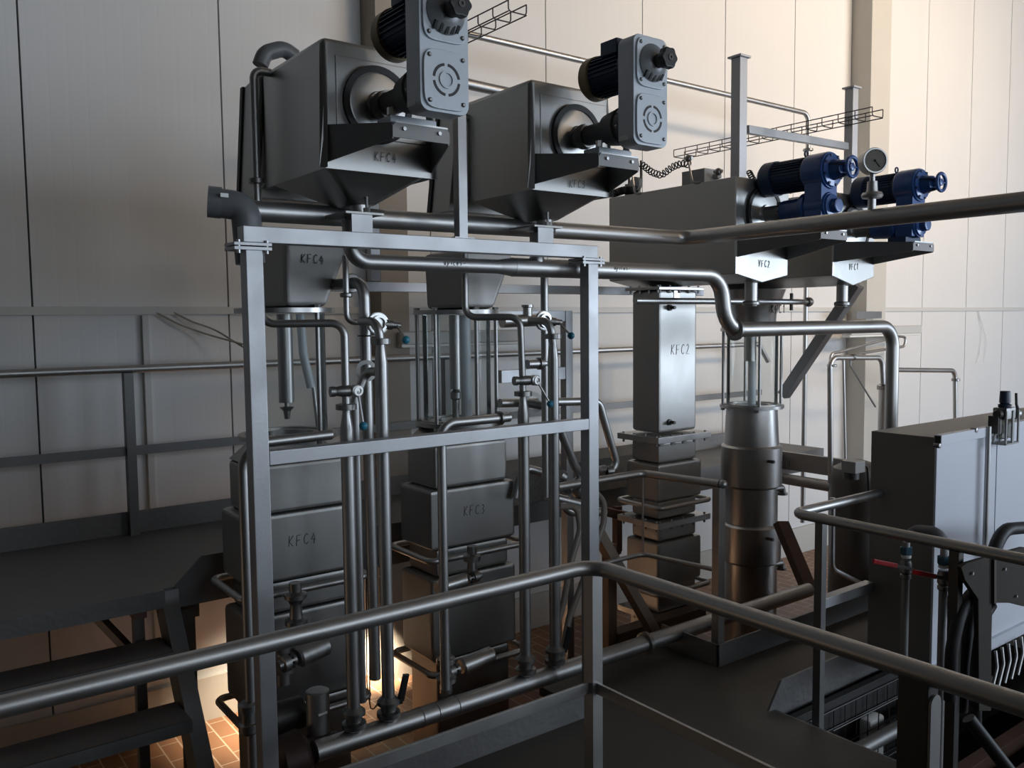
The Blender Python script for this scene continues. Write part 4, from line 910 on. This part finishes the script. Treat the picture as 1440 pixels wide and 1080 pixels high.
b.build('bolt', POLISH, t)
for i, (pp, rr_, lb) in enumerate((
    (((1331, 838), (1326, 880), (1322, 930), (1328, 1010)), .012, 'thin black hose hanging straight behind the right red lever valve'),
    (((1392, 822), (1366, 832), (1348, 868), (1338, 915), (1336, 985)), .024, 'black hose arching down from the bracket plate, leftmost of the three'),
    (((1392, 832), (1372, 850), (1360, 890), (1354, 940), (1352, 1000)), .024, 'black hose arching down from the bracket plate, middle one'),
    (((1394, 850), (1380, 872), (1374, 910), (1372, 960), (1372, 1020)), .024, 'black hose arching down from the bracket plate, rightmost and close to its leg'))):
    vv = (1.85, vm+.05, vm+.09, vm+.13)[i]
    tag(MB().tube([at(*q, v=vv) for q in pp], rr_, .16, 12).build('black_hose', RUBBER), lb, 'hose')
tag(MB().tube([at(1362, 1010, v=1.3), at(1420, 1085, v=1.2)], .022, 0, 12).build('black_hose', RUBBER), 'black hose slanting down right of the nearest railing post plate', 'hose')
tag(MB().tube([at(1390, 830, v=vm+.25), at(1402, 745, v=vm+.25), at(1440, 742, v=vm+.25), at(1500, 760, v=vm+.25)], .03, .2, 12).build('black_hose', RUBBER), 'black hose crossing above the bracket plate behind the rail', 'hose')
# wires under the cabinet
for k in range(5):
    p = at(1400+k*9, 915-5*k, v=2.02)
    tag(MB().tube([p, p+Vector((-.02, -.02, -.08)), p+Vector((-.10, -.03, -.18))], .008, .05, 8).build('grey_wire', FITTING), 'grey wire hanging under the front edge of the cabinet', 'wire', 'grey wires under the cabinet')
# beams below the opening
for k in range(6):
    v = .95+.20*k
    tag(MB().box(3.2, 7, v, v+.07, -.42, -.34).build('under_deck_beam', BROWNP, bev=.004), 'brown steel beam below the floor opening at bottom right', 'beam', 'brown beams under the floor opening')
t = thing('wire_basket', 'wire mesh basket seen through the floor opening', 'basket', (4.0, 2.2, -.7))
b = MB(); bx0, bx1, by0, by1, bz0, bz1 = 3.6, 4.9, 2.28, 2.405, -.45, -.07
for k in range(14):
    u = bx0+(bx1-bx0)*k/13; b.tube([(u, by0, bz1), (u, by0, bz0), (u, by1, bz0), (u, by1, bz1)], .003, 0, 5)
for k in range(5):
    z = bz0+(bz1-bz0)*k/4; b.tube([(bx0, by0, z), (bx1, by0, z)], .003, 0, 5); b.tube([(bx0, by1, z), (bx1, by1, z)], .003, 0, 5)
b.build('mesh_wires', WIRE, t)
tag(MB().tube([(3.48, 2.2, -.16), (5.0, 2.2, -.16)], .035, 0, 16).build('under_deck_pipe', LOWSTEEL), 'thick pipe just below the floor opening', 'pipe')
tag(MB().box(3.98, 4.12, 2.31, 2.38, -.40, -.15).build('white_bin', WHITE, bev=.02), 'small white bin in the wire basket below the floor opening', 'bin')
tag(MB().tube([(3.45, 1.7, -.3), (3.9, 1.9, -.2), (4.4, 2.3, -.22)], .03, .3, 12).build('black_hose', RUBBER), 'black hose lying across the floor opening', 'hose')

# ================================================================== LOW BRACES LEFT OF THE DUCT COLUMN
vb = 3.62
tag(MB().bar(at(838, 745, v=vb), at(922, 893, v=vb), .075, .06, X, .003).build('diagonal_strut', mat('worn_strut', (.36, .30, .24), .5, .5, .15, 8.)), 'pale brown diagonal strut leaning down to the manifold left of the duct column', 'beam')
p = at(857, 850, v=3.75)
tag(MB().box(p.x-.035, p.x+.035, 3.72, 3.78, LOW, .55).build('square_column', mat('rust_leg', (.17, .11, .075), .3, .55, .2, 8.), bev=.003), 'rusty brown leg behind the nearest railing corner post', 'leg')
a, c = at(862, 893, v=3.75), at(985, 868, v=3.75)
tag(MB().box(a.x, c.x, 3.70, 3.80, a.z-.05, a.z+.02).build('base_beam', mat('rust_base', (.13, .09, .065), .3, .6, .2, 8.), bev=.003), 'dark rusty base beam under the tall duct column', 'beam')
# insulated duct behind
a = at(790, 700, v=4.6); 
tag(MB().box(at(700, 700, v=4.6).x, at(880, 700, v=4.6).x+.55, 4.62, 5.0, at(800, 700, v=4.6).z, at(800, 652, v=4.6).z).build('insulated_duct', DUCTM, bev=.01), 'speckled grey insulated duct behind the pipe junction', 'duct')
t = thing('rear_frame', 'small angled steel frame behind the loop hoses and the duct column', 'frame', at(870, 720, v=4.5))
MB().bar(at(820, 712, v=4.5), at(890, 728, v=4.3), .05, .06, Z).bar(at(868, 712, v=4.4), at(868, 775, v=4.4), .05, .05).bar(at(835, 765, v=4.6), at(872, 775, v=4.4), .05, .05, Z).build('angle_bars', BROWNP, t)

# ================================================================== ACTUATED VALVES AT THE COLUMN FEET
def actuator(c, ax, L, r, label, neck=None, drop=.0, mt=STEEL):
    c = V(c); ax = V(ax).normalized(); t = thing('pneumatic_valve', label, 'valve', c, 'pneumatic valves at the column feet')
    MB().lathe(c, ax, [(0, r*.8), (.01, r), (L-.01, r), (L, r*.85)], 28).build('actuator_cylinder', mt, t)
    MB().lathe(c-ax*.012, -ax, [(0, r*.55), (.03, r*.55), (.032, r*.8), (.06, r*.8), (.064, r*.5), (.08, r*.45)], 20).build('yoke', FITTING, t)
    b = MB(); x, y = ortho(ax)
    for k in range(8):
        a = k*PI/4; q = c-ax*.03+(x*math.cos(a)+y*math.sin(a))*r*.60; b.ball(q, .006)
    b.build('yoke_holes', BLACK, t)
    if neck:
        n = V(neck); MB().lathe(n, Z, [(-.10, .03), (-.05, .03), (-.045, .05), (-.025, .05), (-.02, .028), (.04, .022), (.045, .045), (.07, .045), (.08, .025), (.12, .025)], 22).build('valve_body', FITTING, t)
    return t
actuator(at(655, 815, v=3.55), (-1, 0, -.06), .17, .036, 'horizontal pneumatic valve between the two jackets of the column marked 3', at(664, 800, v=3.6))
actuator(at(648, 938, v=3.45), (1, .0, .1), .19, .042, 'dark pneumatic valve at the foot of the pipe in front of the middle column', at(627, 945, v=3.4))
actuator(at(418, 925, v=3.45), (1, .15, .12), .15, .046, 'shiny pneumatic cylinder right of the left post', at(398, 930, v=3.5), mt=PIPE)
p = at(416, 850, v=3.62); t = thing('drain_valve', 'stubby vertical drain valve under the band pipe of the leftmost column', 'valve', p)
MB().lathe(p, Z, [(-.10, .03), (-.09, .05), (-.07, .05), (-.06, .03), (0, .025), (.02, .035), (.03, .05), (.05, .05), (.06, .028), (.10, .028)], 22).build('valve_body', FITTING, t)
p = at(447, 1000, v=3.4)
t = thing('feed_pump', 'pump with an upright steel canister and level motor at the left end of the manifold', 'pump', (p.x, 3.4, LOW))
MB().lathe((p.x, 3.4, p.z-.12), Z, [(0, .05), (.21, .05), (.215, .042)], 28).build('canister', PIPE, t)
MB().bar((p.x-.02, 3.35, p.z+.005), (p.x+.02, 3.35, p.z+.009), .006, .008, Z).build('small_label', WHITE, t)
q = at(425, 1000, v=3.55); MB().lathe((q.x, 3.55, q.z), -X, [(0, .065), (.005, .07), (.20, .07), (.21, .05)], 28).build('motor_body', DARK, t)
MB().lathe((p.x-.05, 3.35, MZ-.02), X, [(-.18, .05), (-.15, .10), (-.06, .11), (-.02, .06), (.12, .05)], 28).build('pump_head', mat('rusty_pump', (.06, .035, .03), .4, .5, .3, 8.), t)
MB().cyl((p.x-.1, 3.4, LOW), (p.x-.1, 3.4, p.z-.1), .04).build('pump_stand', DARK, t)
MB().lathe((at(350, 1020, v=3.3).x, 3.3, at(350, 1010, v=3.3).z), Z, [(-.06, .03), (-.05, .04), (-.02, .04), (-.015, .03), (.03, .03), (.035, .04), (.06, .04), (.07, .028)], 20).build('side_union', FITTING, t)
# hanging basket wire and sunlit doorway props at the far low floor
t = thing('chain_ladder', 'thin hanging wires with hooks between the two square columns', 'wires', at(518, 900, v=4.6))
MB().tube([at(514, 620, v=4.6), at(516, 960, v=4.6), at(520, 990, v=4.6)], .004, 0, 6).tube([at(518, 620, v=4.6), at(520, 985, v=4.6)], .004, 0, 6).tube([at(516, 960, v=4.6), at(522, 1003, v=4.6), at(534, 985, v=4.6)], .004, .03, 6).build('wire', WIRE, t)

# ================================================================== LIGHT
def area(name, loc, to, sx, sy, energy, colr, spread=None):
    l = bpy.data.lights.new(name, 'AREA'); l.shape = 'RECTANGLE'; l.size = sx; l.size_y = sy; l.energy = energy; l.color = colr
    if spread: l.spread = math.radians(spread)
    o = bpy.data.objects.new(name, l); COL.objects.link(o); o.location = V(loc); o.rotation_euler = (V(to)-V(loc)).to_track_quat('-Z', 'Z').to_euler(); return o
area('window_daylight', (13, -5.8, 2.2), (11.5, 5, 1.4), 8, 3.0, 1080, (.71, .84, 1.0))
area('window_daylight_small', (5, -5.8, 2.6), (5, 5, 1.6), 8, 3.2, 260, (.74, .86, 1.0))
area('upper_wall_warm_fill', (11, -5.0, 6.6), (9.0, 5.85, 5.5), 8, 1.2, 190, (1.0, .76, .52), 62)  # unseen warm source, added to tint the upper wall
area('low_doorway_light', (-3.5, 4.9, -.1), (2, 4.6, -.2), 1.2, 1.0, 9, (1.0, .72, .48))
area('sun_patch_fill_floor', (2.9, 5.5, -.38), (3.0, 5.75, LOW), .2, .2, 6, (1.0, .87, .70), 70)  # small lamp added just above the floor to make a sun patch
area('sun_patch_fill_tiles', (1.95, 5.3, .15), (2.05, 5.5, LOW), .3, .3, 8, (1.0, .84, .64), 80)  # second added lamp, imitates sunlight falling on the tiles
W = bpy.data.worlds.new('world'); SC.world = W; W.use_nodes = True
W.node_tree.nodes['Background'].inputs['Color'].default_value = (.9, .85, .78, 1); W.node_tree.nodes['Background'].inputs['Strength'].default_value = .05
SC.view_settings.view_transform = 'Standard'; SC.view_settings.look = 'None'; SC.view_settings.exposure = .06; SC.view_settings.gamma = 1
SC.view_settings.use_curve_mapping = False
